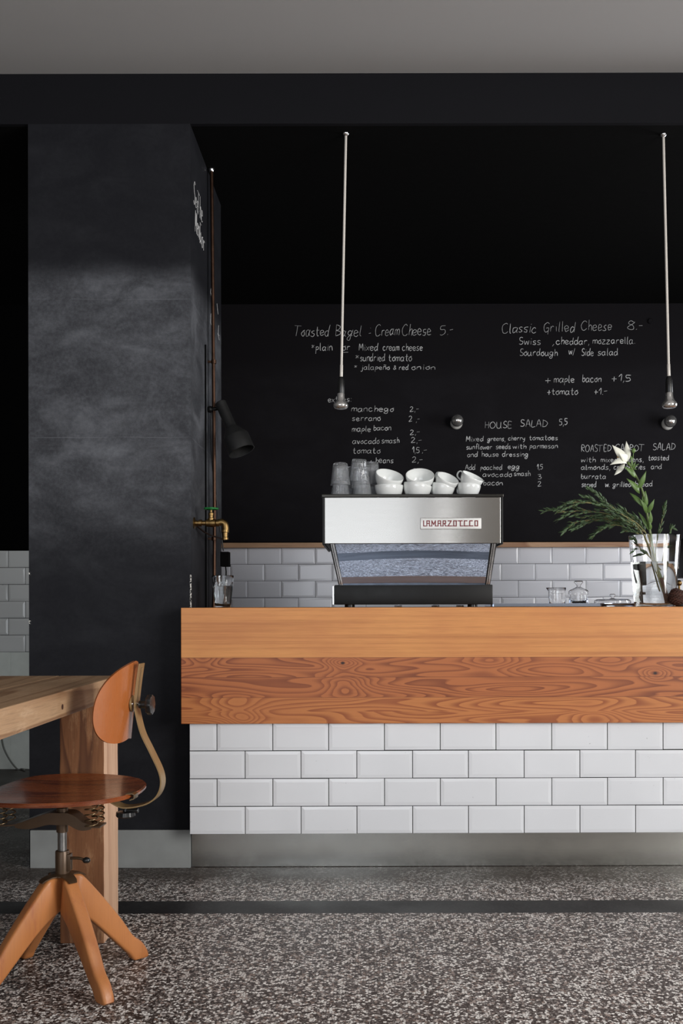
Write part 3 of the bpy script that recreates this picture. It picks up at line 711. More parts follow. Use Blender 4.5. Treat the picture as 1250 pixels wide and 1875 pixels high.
for si, (px, dy, n, lean, topy, desc) in enumerate([
    (623.5, .06, 2, 0, 848, 'foremost left stack'),
    (664, .075, 4, .045, 840.5, 'leaning second stack'),
    (641, .17, 2, 0, 856, 'back stack between the front stacks'),
    (680, .18, 2, 0, 847, 'back stack beside the white cups')]):
    yv = YM+dy; x = (px-CX)/FPX*yv; ztop = H+(CY-topy)/FPX*yv; hh0 = .088
    step = (ztop-TZ-hh0-.001)/(n-1)
    for k in range(n):
        z = TZ+hh0+.001+k*step
        word_ = 'topmost' if k == n-1 else ordn[k]
        lab = f"{word_} upturned glass tumbler of the {desc} on the espresso machine"
        place(tum, 'tumbler', (x-.004*k*(lean > 0), yv, z), (PI, -lean*k, k*.35+si), lab, 'glass', 'tumblers stacked on the espresso machine', first)
        first = False

def cup_parts(rt, h, handle=True):
    bm = BM(); t = .0035
    prof = []
    for k in range(9):
        s = k/8; prof.append((rt*(.56+.44*math.sin(s*PI/2)**.62), .006+(h-.007)*s))
    foot = [(0, .0025), (rt*.46, .0025), (rt*.47, 0), (rt*.52, 0), (rt*.53, .004)]
    out = foot+prof+[(rt-.001, h)]
    inn = [(r-t, z) for r, z in reversed(prof[1:])]+[(rt*.45, .0085), (0, .008)]
    lathe(bm, out+inn, 40)
    hb = None
    if handle:
        hb = BM()
        pts = smooth_path([(-rt*.93, 0, h*.80), (-rt*1.22, 0, h*.86), (-rt*1.40, 0, h*.68), (-rt*1.30, 0, h*.42), (-rt*.80, 0, h*.30)], 6)
        strip(hb, pts, (0, 1, 0), .009, .0045)
        bmesh.ops.bevel(hb, geom=hb.edges[:], offset=.001, segments=1, affect='EDGES')
    return bm, hb
def cup(rt, h, loc, rot, label, handle=True):
    e = (Matrix.Rotation(rot[1], 3, 'Y') @ Matrix.Rotation(rot[0], 3, 'X') @ Matrix.Rotation(rot[2], 3, 'Z')).to_euler()
    t = thing('cup', label, 'cup', loc, e, 'white cups stacked on the espresso machine')
    b, hb = cup_parts(rt, h, handle)
    obj('cup_body', b, M['porcelain'], t, True, 50)
    if hb: obj('handle', hb, M['porcelain'], t, True, 50)
    return t
yc = YM+.10; kpx = FPX/yc
def cz(py): return H+(CY-py)/kpx
def cxx(px): return (px-CX)/kpx
RB, HB = .0575, .062; RS, HS = .0465, .058
def tcup(R_, H_, px, py, rot, label, handle=True, dy=0):
    # the middle of the cup's mouth stands at px, py
    ax = Matrix.Rotation(rot[1], 3, 'Y') @ Matrix.Rotation(rot[0], 3, 'X') @ Vector((0, 0, H_))
    return cup(R_, H_, Vector((cxx(px), yc+dy, cz(py)))-ax, rot, label, handle)
tcup(RB, HB, 712.5, 889, (0, .0, -1.5), 'lower white bowl cup next to the tumblers')
tcup(RB, HB, 714, 870, (.50, .26, -1.3), 'tilted white bowl cup nested on top next to the tumblers', True, -.01)
tcup(RB, HB, 765.5, 887.5, (.0, .17, -1.5), 'lower white bowl cup, second stack from the tumblers')
tcup(RB, HB, 769, 870.5, (.62, -.0, -1.3), 'white bowl cup on top showing its open mouth, second from tumblers', True, -.012)
tcup(RS, HS, 812.5, 888.5, (.0, .22, -.9), 'lower small white cup, third stack from the tumblers')
tcup(RS, HS, 820, 875.5, (.50, .40, -.75), 'tilted small white cup on top, third stack from the tumblers', True, -.012)
tcup(RS, HS, 859.5, 887.5, (.0, .14, -.9), 'lower small white cup, rightmost stack on the machine')
tcup(RS, HS, 866, 872, (.34, .44, -.45), 'tilted small white cup with visible handle, rightmost on the machine', True, -.008)

# ------------------------------------------------------------------ tumbler of water below the tap
yg = 3.66; gp = P(408, 1112, yg); gk = FPX/yg
g = thing('water_glass', 'faceted tumbler half full of water beside the black pillar', 'glass', (gp.x, yg, ZT))
b = tumbler_bm(h=.120, rt=.041, rb=.029, t=.0026, facets=9); obj('tumbler', b, M['glass_t'], g, True, 50)
bm = BM(); R = lambda z: .029+(.041-.029)*(z/.120)**.85-.0016
lathe(bm, [(0, .0105), (.022, .0105), (R(.017), .017)]+[(R(z), z) for z in (.04, .06, .078, .0815)]+[(0, .0815)], 48); obj('water', bm, M['water'], g, True, 50)

# ------------------------------------------------------------------ copper pipe, tap, spot lamp on the pillar side
yp = 3.98; xp = PX1+.021
pp = thing('copper_pipe', 'tall thin copper pipe running up the side of the black pillar', 'pipe', (xp, yp, ZT))
bm = BM(); tube(bm, [(.001, 0, .0003), (.004, 0, .06), (.006, 0, .35), (.004, 0, .8), (-.0015, 0, 1.6), (-.0035, 0, ZS-ZT-.003)], .0072, 12); obj('pipe', bm, M['copper'], pp, True, 60)
bm = BM(); axis_lathe(bm, (-.0035, 0, ZS-ZT), (-.0035, 0, 0), [(0, 0), (.013, 0), (.013, .004), (.009, .012), (0, .012)], 16); obj('ceiling_collar', bm, M['chrome'], pp, True, 40)
for z in (.28, 1.0):
    bm = BM(); cyl(bm, (.004, 0, z-.008), (.004, 0, z+.008), .0105, 14); box(bm, -.0205, .0, -.004, .004, z-.004, z+.004); obj('pipe_clip', bm, M['copper'], pp, True, 40)
# conduit behind the pipe
bm = BM(); tube(bm, [(0, 0, 0), (0, 0, 1.05)], .0032, 10); o = obj('conduit', bm, M['soffit'], None, True, 60); o.location = (PX1+.0034, 3.91, 1.745-1.05+.04); 
o.location.z = ZT+.001; tag(o, 'thin black painted conduit beside the copper pipe on the pillar side', 'conduit')

ty = 3.665; tz = P(0, 957, ty).z; tx = lambda px: (px-CX)/FPX*ty
tap = thing('brass_tap', 'old brass tap with a green wheel handle on the pillar side', 'tap', (PX1, ty, tz))
def tl(px, py=957): return Vector(((px-CX)/FPX*ty-PX1, 0, (957-py)/FPX*ty))
bm = BM(); L_ = tl(405).x
axis_lathe(bm, (0, 0, 0), (1, 0, 0), [(0, 0), (.022, 0), (.022, .003), (.010, .007), (.009, .018), (.013, .019), (.013, .030), (.009, .032), (.009, .045), (.014, .048), (.0145, .060), (.016, .066), (.0145, .080), (.011, .083), (.013, .085), (.013, .095), (.010, .097), (.010, L_-.004), (.0, L_-.002)], 24)
obj('valve_body', bm, M['brass'], tap, True, 40)
bm = BM(); e = tl(413, 957)
tube(bm, smooth_path([tl(398), tl(406, 955.5), tl(412, 959), tl(413.5, 968), tl(413, 974)], 5), .0128, 16); obj('spout_elbow', bm, M['brass'], tap, True, 50)
bm = BM(); s0 = tl(412.5, 970); axis_lathe(bm, s0, s0-Vector((0, 0, 1)), [(0, 0), (.0145, 0), (.0145, .008), (.011, .010), (.0105, .026), (.0125, .028), (.0125, .036), (.009, .036), (.009, .03), (0, .03)], 20); obj('spout', bm, M['brass'], tap, True, 40)
bm = BM(); w0 = tl(386.5, 957); axis_lathe(bm, w0+Vector((0, 0, .008)), w0+Vector((0, 0, 1)), [(0, 0), (.012, 0), (.012, .010), (.009, .012), (.009, .020), (.0105, .021), (.0105, .029), (.005, .032), (.0045, .048), (0, .048)], 20); obj('bonnet', bm, M['brass'], tap, True, 40)
bm = BM(); wc = w0+Vector((0, 0, .0535)); RW = .0235
ring = [wc+Vector(((RW+.0016*math.cos(5*a))*math.cos(a), (RW+.0016*math.cos(5*a))*math.sin(a), 0)) for a in [2*PI*k/50 for k in range(51)]]
tube(bm, ring, .0038, 10, cap=False)
for k in range(5):
    a = 2*PI*k/5; tube(bm, [wc, wc+Vector((RW*math.cos(a), RW*math.sin(a), 0))], .003, 8)
cyl(bm, wc-Vector((0, 0, .005)), wc+Vector((0, 0, .006)), .0075, 14); obj('wheel_handle', bm, M['green'], tap, True, 50)
bm = BM(); tube(bm, smooth_path([tl(360, 962)+Vector((0, .0, 0)), tl(368, 971)+Vector((0, .10, 0)), tl(380, 976)+Vector((0, .2, 0)), tl(390, 978)+Vector((0, .29, 0))], 6), .0032, 8); obj('feed_pipe', bm, M['copper'], tap, True, 60)

# spot lamp clamped to the pipe
ys = 3.99; ks = FPX/ys
sl = thing('spot_lamp', 'matt black spot lamp clamped to the copper pipe, pointing down', 'spot lamp', P(390, 750, ys))
def S(px, py, dy=0): return Vector(((px-390)/ks, dy, (750-py)/ks))
bm = BM(); ball(bm, S(386, 750, -.012), .014); cyl(bm, S(378, 752, -.012), S(403, 748, -.014), .008, 14); cyl(bm, S(377, 752, -.012), S(381, 752, -.012), .016, 14); obj('clamp', bm, M['blackmetal'], sl, True, 50)
a0, a1 = S(406, 739, -.03), S(443, 822, -.06)
d_ = (a1-a0).length
bm = BM()
axis_lathe(bm, a0, a1, [(0, 0), (.020, 0), (.0225, .003), (.0225, .112), (.026, .118), (.030, .124), (.052, .158), (.0545, .163), (.0545, .226), (.052, .2265), (.0515, .165), (.02, .13), (0, .13)], 40)
obj('lamp_shade', bm, M['lampblack'], sl, True, 35)
bm = BM(); dr = (a1-a0).normalized(); ball(bm, a0+dr*.17, .03); obj('bulb', bm, M['wbulb'], sl, True)
bm = BM(); tube(bm, smooth_path([S(388, 752, -.01), S(387, 800, -.004), S(389, 850, -.0), S(394, 890, .0), S(401, 950, .0), S(406, 985, .0), S(409, 1008, .0)], 5), .0026, 8); obj('cable', bm, M['black_cable'], sl, True)
yx = 4.02
tr0 = P(403, 1038, yx); 
bm = BM(); q = P(409, 0, yx).x; zb = ZT+.001
box(bm, P(404.5, 0, yx).x, P(420, 0, yx).x, yx-.02, yx+.03, P(0, 1037, yx).z, P(0, 1010, yx).z, .002)
tube(bm, [P(413, 1036, yx), P(414, 1046, yx), (P(413, 0, yx).x, yx, ZT+.012)], .0025, 8)
box(bm, P(405, 0, yx).x, P(416, 0, yx).x, yx-.012, yx+.02, ZT+.0002, ZT+.016, .002)
tag(obj('power_adapter', bm, M['soffit']), 'small black power box behind the water glass at the pillar', 'power adapter')

# ------------------------------------------------------------------ pendant lamps
def pendant(xt, yt, xb, lab):
    yy = (ZS-H)*FPX/(CY-yt)
    top = P(xt, yt, yy); bot = P(xb, 690, yy); k = FPX/yy
    t = thing('pendant_lamp', lab, 'pendant lamp', (top.x, yy, ZS), group='rod pendant lamps over the counter')
    o = Vector((top.x, yy, ZS)); d = (bot-top).normalized()
    T = lambda s: (top+d*(s-yt)/k)-o
    bm = BM(); axis_lathe(bm, T(yt), T(yt+40), [(0, -.0), (.013, .0), (.012, .004), (.006, .009), (0, .009)], 16); obj('ceiling_cup', bm, M['chrome'], t, True, 40)
    bm = BM(); tube(bm, [T(yt+2), T((yt+680)/2), T(683)], .0048, 12); cyl(bm, T(668), T(692), .0060, 14); obj('rod', bm, M['rod'], t, True, 50)
    bm = BM(); axis_lathe(bm, T(690), T(800), [(0, 0), (.006, 0), (.010, .006), (.0125, .016), (.0135, .062), (.012, .066), (0, .066)], 20); obj('socket', bm, M['blackplastic'], t, True, 40)
    bm = BM(); axis_lathe(bm, T(720), T(800), [(0, 0), (.0125, 0), (.014, .003), (.014, .014), (.0155, .022), (.020, .032), (.0265, .039), (.0285, .046), (.0275, .053), (.022, .058), (.012, .0605), (0, .061)], 32); obj('reflector_bulb', bm, M['bulb'], t, True, 60)
pendant(635, 245, 625.5, 'white rod pendant lamp hanging above the espresso machine')
pendant(1216, 248, 1225, 'white rod pendant lamp hanging at the right edge')

# ------------------------------------------------------------------ steel tray and glass jars
tyy = 3.98
bm = BM(); x0, x1 = P(903, 0, tyy).x, P(1172, 0, tyy).x
trz = ZT+.010
box(bm, x0, x1, tyy, tyy+.28, ZT+.0004, ZT+.004, .001)
box(bm, x0, x1, tyy-.003, tyy+.003, ZT+.0004, trz+.004, .001); box(bm, x0, x1, tyy+.277, tyy+.283, ZT+.0004, trz+.004, .001)
box(bm, x0-.003, x0+.003, tyy, tyy+.28, ZT+.0004, trz+.004, .001); box(bm, x1-.003, x1+.003, tyy, tyy+.28, ZT+.0004, trz+.004, .001)
tag(obj('steel_tray', bm, M['mirror']), 'long shallow steel tray on the counter right of the machine', 'tray')
yj = tyy+.10; kj = FPX/yj; jz = ZT+.0042
def jx(px): return (px-CX)/kj
jug = thing('glass_jug', 'small clear glass jug with a spout on the steel tray', 'jug', (jx(1020), yj, jz))
bm = BM(); hj = 33/kj; r = 16/kj
def jm(a, r_, z): return 1+(.32*math.exp(-((a-PI)**2)/.05)*max(0, (z-hj*.72)/(hj*.28)) if z > hj*.72 else 0)
lathe(bm, [(0, 0), (r*.8, 0), (r*.93, .004), (r, hj*.4), (r*.93, hj*.8), (r, hj-.001), (r-.001, hj), (r-.002, hj-.001), (r*.93-.002, hj*.8), (r-.002, hj*.4), (r*.9-.002, .007), (0, .006)], 48, mod=jm); obj('jug_body', bm, M['glass'], jug, True, 50)
bm = BM(); tube(bm, smooth_path([(r*.9, 0, hj*.85), (r*1.2, 0, hj*.8), (r*1.25, 0, hj*.4), (r*.95, 0, hj*.25)], 5), .0022, 8); 
bm.free()
jar = thing('glass_jar', 'round glass jar with knobbed lid and dark beans on the tray', 'jar', (jx(1059), yj, jz))
bm = BM(); r = 16.5/kj
lathe(bm, [(0, 0), (r*.85, 0), (r*1.0, .006), (r*1.05, .018), (r*.92, .040), (r*.92, .046), (r*.86, .046), (r*.86, .040), (r*.98, .018), (r*.9, .008), (0, .006)], 40); obj('jar_body', bm, M['glass'], jar, True, 50)
bm = BM(); z = .0465
lathe(bm, [(r*1.05, z), (r*1.1, z), (r*1.14, z+.004), (r*1.1, z+.012), (r*.98, z+.018), (r*.5, z+.026), (r*.22, z+.032), (r*.22, z+.038), (r*.50, z+.050), (r*.50, z+.054), (r*.40, z+.0565), (0, z+.0565), (0, z+.0550), (r*.38, z+.0550), (r*.45, z+.0535), (r*.45, z+.0505), (r*.16, z+.038), (r*.16, z+.032), (r*.46, z+.0245), (r*.95, z+.0162), (r*1.05, z+.011), (r*1.08, z+.004), (r*1.05, z+.0015)], 40, closed=True); obj('lid', bm, M['glass'], jar, True, 50)
bm = BM(); rr = random.Random(3)
for k in range(70):
    a = rr.uniform(0, 2*PI); q = math.sqrt(rr.random())*r*.78; zz = .0095+rr.uniform(0, .006)
    ball(bm, (q*math.cos(a), q*math.sin(a), zz), .0028, 1.3, 1, .8, 6, 4)
o = obj('beans', bm, M['coffee'], jar, True); o['kind'] = 'stuff'
dish = thing('glass_dish', 'low flat glass dish with a knobbed lid on the tray', 'dish', (jx(1121), yj, jz))
bm = BM(); r = 33.5/kj
lathe(bm, [(0, 0), (r*.93, 0), (r, .004), (r, .010), (r-.003, .010), (r-.003, .0045), (0, .004)], 48); obj('dish_base', bm, M['glass'], dish, True, 50)
bm = BM(); z = .0105
lathe(bm, [(r*.985, z), (r, z+.003), (r*.97, z+.012), (r*.85, z+.016), (r*.2, z+.0175), (.006, z+.020), (.006, z+.024), (.012, z+.030), (.012, z+.036), (.008, z+.038), (0, z+.038), (0, z+.0368), (.007, z+.0368), (.0105, z+.0355), (.0105, z+.0305), (.0045, z+.024), (.0045, z+.0185), (r*.2, z+.016), (r*.84, z+.0145), (r*.95, z+.0108), (r*.978, z+.003), (r*.972, z)], 48, closed=True); obj('dish_lid', bm, M['glass'], dish, True, 50)

# ------------------------------------------------------------------ vase with lily and branches
yv_ = 3.70; kv = FPX/yv_
vx = (1198.5-CX)/kv
vase = thing('glass_vase', 'tall tapering clear glass vase half full of water on the counter', 'vase', (vx, yv_, ZT+.0003))
hv = (1112-981.5)/kv; rt, rb = 46.5/kv, 36.5/kv
bm = BM(); tv = .0035; Rv = lambda z: rb+(rt-rb)*z/hv
lathe(bm, [(0, 0), (rb-.003, 0), (rb, .003)]+[(Rv(z), z) for z in (.02, hv*.3, hv*.6, hv*.9)]+[(rt, hv-.0015), (rt-tv/2, hv), (rt-tv, hv-.0015)]+[(Rv(z)-tv, z) for z in (hv*.9, hv*.6, hv*.3, .02)]+[(rb-tv-.003, .012), (0, .011)], 64)
obj('vase_body', bm, M['glass'], vase, True, 50)
hw = (1112-1031)/kv
bm = BM(); lathe(bm, [(0, .0118), (rb-tv-.004, .0125), (Rv(.02)-tv+.001, .021)]+[(Rv(z)-tv+.001, z) for z in (hw*.3, hw*.6, hw-.001)]+[(Rv(hw)-tv+.001, hw), (0, hw)], 64)
obj('water', bm, M['water'], vase, True, 50)

def leaf_mesh(bm, base, tip, nrm, w, fold=.25, bend=.0, n=8, mi=0, tk=.0005, pw=1.05):
    base = Vector(base); tip = Vector(tip); d = tip-base; Ln = d.length; dn = d.normalized()
    nrm = Vector(nrm); nrm = (nrm-dn*nrm.dot(dn)).normalized(); s = dn.cross(nrm)
    rows = []
    for i in range(n+1):
        t = i/n; ww = w*.5*(math.sin(PI*min(1, t**.8))**pw if 0 < t < 1 else .04)
        c = base+d*t+nrm*bend*Ln*math.sin(PI*t)
        rows.append([c-s*ww+nrm*ww*fold, c, c+s*ww+nrm*ww*fold])
    top = [[bm.verts.new(p+nrm*tk) for p in r] for r in rows]; bot = [[bm.verts.new(p-nrm*tk) for p in r] for r in rows]
    for A in (top, bot):
        for a, b in zip(A, A[1:]):
            for k in range(2): bm.faces.new((a[k], a[k+1], b[k+1], b[k]))
    for i in range(n):
        for k in (0, 2): bm.faces.new((top[i][k], top[i+1][k], bot[i+1][k], bot[i][k]))
    for i in (0, n):
        for k in range(2): bm.faces.new((top[i][k], top[i][k+1], bot[i][k+1], bot[i][k]))
V = lambda px, py, dy=0: P(px, py, yv_+dy)
zin = ZT+.014
lily = thing('lily', 'white lily stem with one open flower rising from the vase', 'flower', V(1217, 1104))
lo = Vector(lily.location)
stem = smooth_path([V(1216, 1103, -.01), V(1208, 1066, -.005), V(1199, 1030), V(1192, 990), V(1186, 950), V(1180, 915), V(1172, 888), V(1163, 870), V(1155, 856)], 5)
bm = BM(); tube(bm, [p-lo for p in stem], lambda t: .0062-.003*t, 10); obj('stem', bm, M['stem'], lily, True, 60)
bm = BM(); tube(bm, [p-lo+Vector((0, -.001, 0)) for p in stem[:7]], lambda t: .0078-.001*t, 10); obj('stem_base', bm, plain('red_brown_stem', srgb(96, 56, 34), .5), lily, True, 60)
for (x0, y0, x1, y1, w, dz) in ((1164, 876, 1142, 855, 11, -.01), (1168, 897, 1183, 864, 11, -.015), (1171, 905, 1147, 877, 12, -.01), (1178, 930, 1152, 903, 10, .02), (1176, 920, 1181, 900, 8, .01), (1182, 935, 1182, 900, 9, -.012), (1184, 942, 1172, 915, 10, -.02), (1184, 942, 1198, 915, 10, -.016), (1188, 965, 1190, 935, 9, -.02), (1187, 972, 1168, 938, 8, .01), (1191, 972, 1189, 955, 6, -.01), (1180, 928, 1158, 915, 8, .025)):
    bm = BM(); leaf_mesh(bm, V(x0, y0)-lo, V(x1, y1, dz*1.6)-lo, (.15 if x1 > x0 else -.15, -1, .45), w*.86/kv, .22, .10); obj('leaf', bm, M['leaf'], lily, True)
# open flower facing left and down
fc = V(1151, 848); cen = V(1146, 846)
petals = [(1146, 846, 1121, 816, -.02, 15, .1), (1148, 845, 1147, 809, .03, 13, -.12), (1147, 843, 1138, 826, .05, 12, .0), (1146, 848, 1117, 852, -.045, 14, .22), (1143, 848, 1125, 871, .0, 10, -.15), (1147, 846, 1133, 830, -.055, 15, .06)]
fl = BM(); tube(fl, [stem[-1]-lo, V(1153, 852)-lo, V(1149, 848)-lo], lambda t: .0035+.003*t, 10)
flo = obj('flower', fl, M['stem'], lily, True)
for (x0, y0, x1, y1, dd, w, bd) in petals:
    bm = BM(); leaf_mesh(bm, V(x0+1, y0+1)-lo, V(x1, y1, dd)-lo, (-.35, -1, .25), w/kv, .3, bd, 10); obj('petal', bm, M['petal'], flo, True)
for k in range(4):
    bm = BM(); e = V(1131+k*3, 838-k*3, -.035+.02*k); tube(bm, [V(1146, 846)-lo, e-lo], .0007, 6); ball(bm, e-lo, .0022, 1.6, 1, 1, 8, 6); obj('stamen', bm, M['pollen'], flo, True)
for (x0, y0, x1, y1, w) in ((1158, 858, 1160, 828, 4.2), (1158, 857, 1156, 842, 2.4)):
    a, b_ = V(x0, y0)-lo, V(x1, y1, .01)-lo
    bm = BM(); tube(bm, smooth_path([a, a*.45+b_*.55, b_], 5), lambda t: .0014, 8); d = (b_-a).normalized()
    axis_lathe(bm, b_-d*.006, b_+d, [(0, 0), (w/kv*.6, .003), (w/kv, .010), (w/kv*.7, .017), (0, .021)], 14); obj('bud', bm, M['leaf'], lily, True)
for (x1, y1) in ((1170, 850), (1155, 838), (1164, 846), (1166, 861)):
    bm = BM(); leaf_mesh(bm, V(1158, 859)-lo, V(x1, y1, -.01)-lo, (0, -1, .4), 3.6/kv, .2, .05); obj('leaf', bm, M['leaf'], lily, True)

def branch(pts, spread, nsub, sub_len, label, seed, dens=15, lw=.0080, ll=.026):
    """branch: main stem, side shoots, small lance leaves"""
    r = random.Random(seed)
    base = Vector(pts[0]); t = thing('leafy_branch', label, 'branch', base, group='green leafy branches in the vase')
    path = smooth_path([Vector(p) for p in pts], 6)
    bs = BM(); tube(bs, [p-base for p in path], lambda t_: .0022-.0013*t_, 7)
    bl = BM()
    def shoot(path, n, l0):
        for i in range(n):
            s = l0+(1-l0)*(i+r.random()*.6)/n; k = min(len(path)-2, int(s*(len(path)-1)))
            p = path[k].lerp(path[k+1], s*(len(path)-1)-k); d = (path[k+1]-path[k]).normalized()
            o = d.orthogonal(); o.rotate(Matrix.Rotation(r.uniform(0, 2*PI), 3, d)); o.normalize()
            dr = (d*1.35+o*.5+Vector((0, 0, .12))).normalized(); q = ll*r.uniform(.6, 1.15)
            leaf_mesh(bl, p-base, p+dr*q-base, o+Vector((0, -.6, .5)), lw*r.uniform(.7, 1.15), .15, r.uniform(-.05, .1), 4, tk=.0003)
    shoot(path, int(dens*1.4), .45)
    for j in range(nsub):
        s = .34+.6*j/max(1, nsub-1) if nsub > 1 else .5
        k = min(len(path)-2, int(s*(len(path)-1))); p = path[k]; d = (path[k+1]-path[k]).normalized()
        side_ = Vector((0, r.uniform(-.6, .6), r.choice((-1, 1))*r.uniform(.3, 1)))*spread
        dd = (d+side_).normalized(); Ls = sub_len*(1-.35*s)*r.uniform(.75, 1.15)
        q = [p, p+dd*Ls*.35, p+dd*Ls*.7+Vector((0, 0, -.004)), p+(dd*1.0+d*.12).normalized()*Ls+Vector((0, 0, -.012))]
        q = smooth_path(q, 4)
        tube(bs, [v-base for v in q], lambda t_: .0012-.0006*t_, 6); shoot(q, dens, .15)
    obj('stem', bs, M['stembrown'], t, True); obj('foliage', bl, M['leafdark'], t, True)
branch([V(1212, 1090, .0), V(1195, 1010, -.02), V(1175, 968, -.045), V(1130, 938, -.05), V(1078, 921, -.05), V(1042, 918, -.05)], .42, 9, .14, 'green branch arching left from the vase, uppermost of the spray', 1)
branch([V(1214, 1092, .02), V(1196, 1012, .0), V(1180, 975, -.02), V(1132, 948, -.01), V(1075, 936, .0), V(1016, 940, .0)], .38, 10, .14, 'longest green branch reaching furthest left from the vase', 2)
branch([V(1205, 1085, .01), V(1190, 1015, .01), V(1172, 975, .02), V(1135, 958, .03), V(1090, 952, .03), V(1045, 958, .03)], .36, 8, .12, 'green branch arching left, lowest of the spray above the ledge', 3)
branch([V(1210, 1085, -.02), V(1192, 1012, -.04), V(1172, 972, -.06), V(1140, 943, -.07), V(1115, 925, -.07), V(1100, 914, -.07)], .4, 6, .10, 'short green branch arching left, foremost of the spray', 4)
branch([V(1205, 1066, .03), V(1190, 1010, .02), V(1176, 985, .0), V(1150, 968, -.02), V(1120, 962, -.02), V(1100, 972, -.02)], .3, 5, .08, 'drooping green branch at the left lip of the vase', 5)
branch([V(1204, 1060, .01), V(1200, 1010, .02), V(1207, 975, .02), V(1213, 950, .02), V(1216, 935, .02)], .38, 3, .06, 'small green sprig standing right of the lily stem', 6, 7)
branch([V(1208, 1062, .04), V(1216, 1010, .05), V(1224, 985, .05), V(1229, 968, .05)], .3, 2, .035, 'short green sprig peeping over the right lip of the vase', 7, 5)
branch([V(1208, 1045, -.03), V(1190, 1022, -.035), V(1172, 1005, -.035), V(1163, 992, -.035)], .6, 5, .05, 'short leafy green sprig pressed inside the vase at left', 8, 6)

# dried seed head beside the vase
ball_c = P(1238, 1092, 3.63)
sh = thing('dried_seed_head', 'round scaly brown dried seed head lying beside the vase', 'seed head', (ball_c.x, 3.63, ZT+.0345))
bm = BM(); ball(bm, (0, 0, 0), .031); 
gr = PI*(3-math.sqrt(5))
for k in range(190):
    z = 1-2*(k+.5)/190; rr_ = math.sqrt(1-z*z); a = k*gr; n_ = Vector((rr_*math.cos(a), rr_*math.sin(a), z))
    if n_.z < -.8: continue
    e = Vector((0, 0, 1))-n_*n_.z; e = e.normalized() if e.length > .01 else Vector((1, 0, 0))
    leaf_mesh(bm, n_*.027, n_*(.034+.002*math.sin(k*2.3))+e*.005, e, .011, .1, 0, 3, tk=.001, pw=.5)
obj('scales', bm, M['seed'], sh, True)
bm = BM(); leaf_mesh(bm, (.012, -.02, .012), (.045, -.02, .006), (0, -1, .5), .012); obj('leaf', bm, M['leafdark'], sh, True)

# brass knobbed canister and grinder, mostly outside the frame
cq = P(1243, 0, 3.86)
kn = thing('sugar_canister', 'dark canister with a brass ball knob behind the dried seed head', 'canister', (cq.x, 3.86, ZT+.0003))
bm = BM(); lathe(bm, [(0, 0), (.030, 0), (.031, .002), (.031, .052), (.028, .058), (0, .058)], 28); obj('canister_body', bm, M['blackplastic'], kn, True, 40)
bm = BM(); z9 = P(0, 1069, 3.86).z-ZT; lathe(bm, [(0, .0585), (.010, .0585), (.009, .064), (.0045, .068), (.0045, z9-.009)]+[(.0115*math.sin(PI*k/8), z9-.0115*math.cos(PI*k/8)) for k in range(1, 9)], 22); obj('knob', bm, M['brass'], kn, True, 50)
gy = 4.13; gx = P(1240, 0, gy).x; gcx = gx+.095
gd = thing('coffee_grinder', 'black coffee grinder with clear hopper cut by the right edge', 'coffee grinder', (gcx, gy, ZT+.0003))
bm = BM(); box(bm, -.07, .10, -.10, .10, 0, .025, .006); box(bm, -.03, .10, -.03, .09, .025, .12, .004); obj('base', bm, M['blackmetal'], gd)
zA, zB = P(0, 1059, gy-.09).z-ZT, P(0, 986, gy-.09).z-ZT
bm = BM(); box(bm, -.093, .10, -.09, .09, zA, zB, .008); obj('motor_body', bm, M['blackmetal'], gd, True, 40)
bm = BM(); zC = P(0, 866, gy).z-ZT
lathe(bm, [(.045, zB+.0005), (.05, zB+.02), (.077, zB+.11), (.079, zC-.003), (.0775, zC), (.076, zC-.003), (.074, zB+.112), (.047, zB+.022), (.042, zB+.0005)], 40, mat=Matrix.Translation((.022, 0, 0)), closed=True); obj('hopper', bm, M['glass'], gd, True, 50)

# ================================================================== TABLE
TX = -.76; TH = P(0, 1236, 2.95).z; TY1 = 2.95; TY0 = .75; TXL = -1.66; TT = .064
tbl = thing('wooden_table', 'heavy worn wooden table with square timber legs at left', 'table', ((TX+TXL)/2, (TY0+TY1)/2, 0))
tc = Vector(tbl.location)
bm = BM(); nb = 5
for k in range(nb):
    a = TXL+(TX-TXL)*k/nb; b_ = TXL+(TX-TXL)*(k+1)/nb
    box(bm, a+.0006, b_-.0006, TY0, TY1, TH-TT, TH, .003)
# nail hole and split in the edge board
bmesh.ops.translate(bm, verts=bm.verts[:], vec=-tc)
obj('tabletop', bm, M['table'], tbl)
bm = BM(); q = Vector((TX, TX*FPX/(114-CX), 0)); q.z = P(114, 1293, q.y).z
axis_lathe(bm, q-tc-Vector((.0005, 0, 0)), q-tc+Vector((1, 0, 0)), [(0, 0), (.006, 0), (.007, .0008), (0, .001)], 12); obj('nail_hole', bm, M['seed'], tbl)
for (xa, ya) in ((TX, 2.79), (TXL+.13, 2.79), (TX, TY0+.05), (TXL+.13, TY0+.05)):
    bm = BM(); box(bm, xa-.131, xa-.004, ya, ya+.155, .0005, TH-TT-.0005, .004)
    bmesh.ops.subdivide_edges(bm, edges=[e for e in bm.edges if e.calc_length() > .4], cuts=24)
    for v in bm.verts:
        nv = mnoise.noise(v.co*14); v.co.x += nv*.0016; v.co.y += mnoise.noise(v.co*11+Vector((5, 5, 5)))*.0016
    bmesh.ops.translate(bm, verts=bm.verts[:], vec=-tc); bm.normal_update()
    for f in bm.faces: f.material_index = 1 if abs(f.normal.x) > .7 else 0
    obj('leg', bm, [M['post'], M['post_lit']], tbl)

# ================================================================== CHAIR
CXc, CYc = P(113, 0, 2.53).x, 2.53
SH = P(0, 1443, 2.53).z
ch = thing('swivel_chair', 'vintage plywood swivel chair with four splayed wooden legs', 'chair', (CXc, CYc, 0))
def C(px, py, Y=2.53): p = P(px, py, Y); return Vector((p.x-CXc, p.y-CYc, p.z))
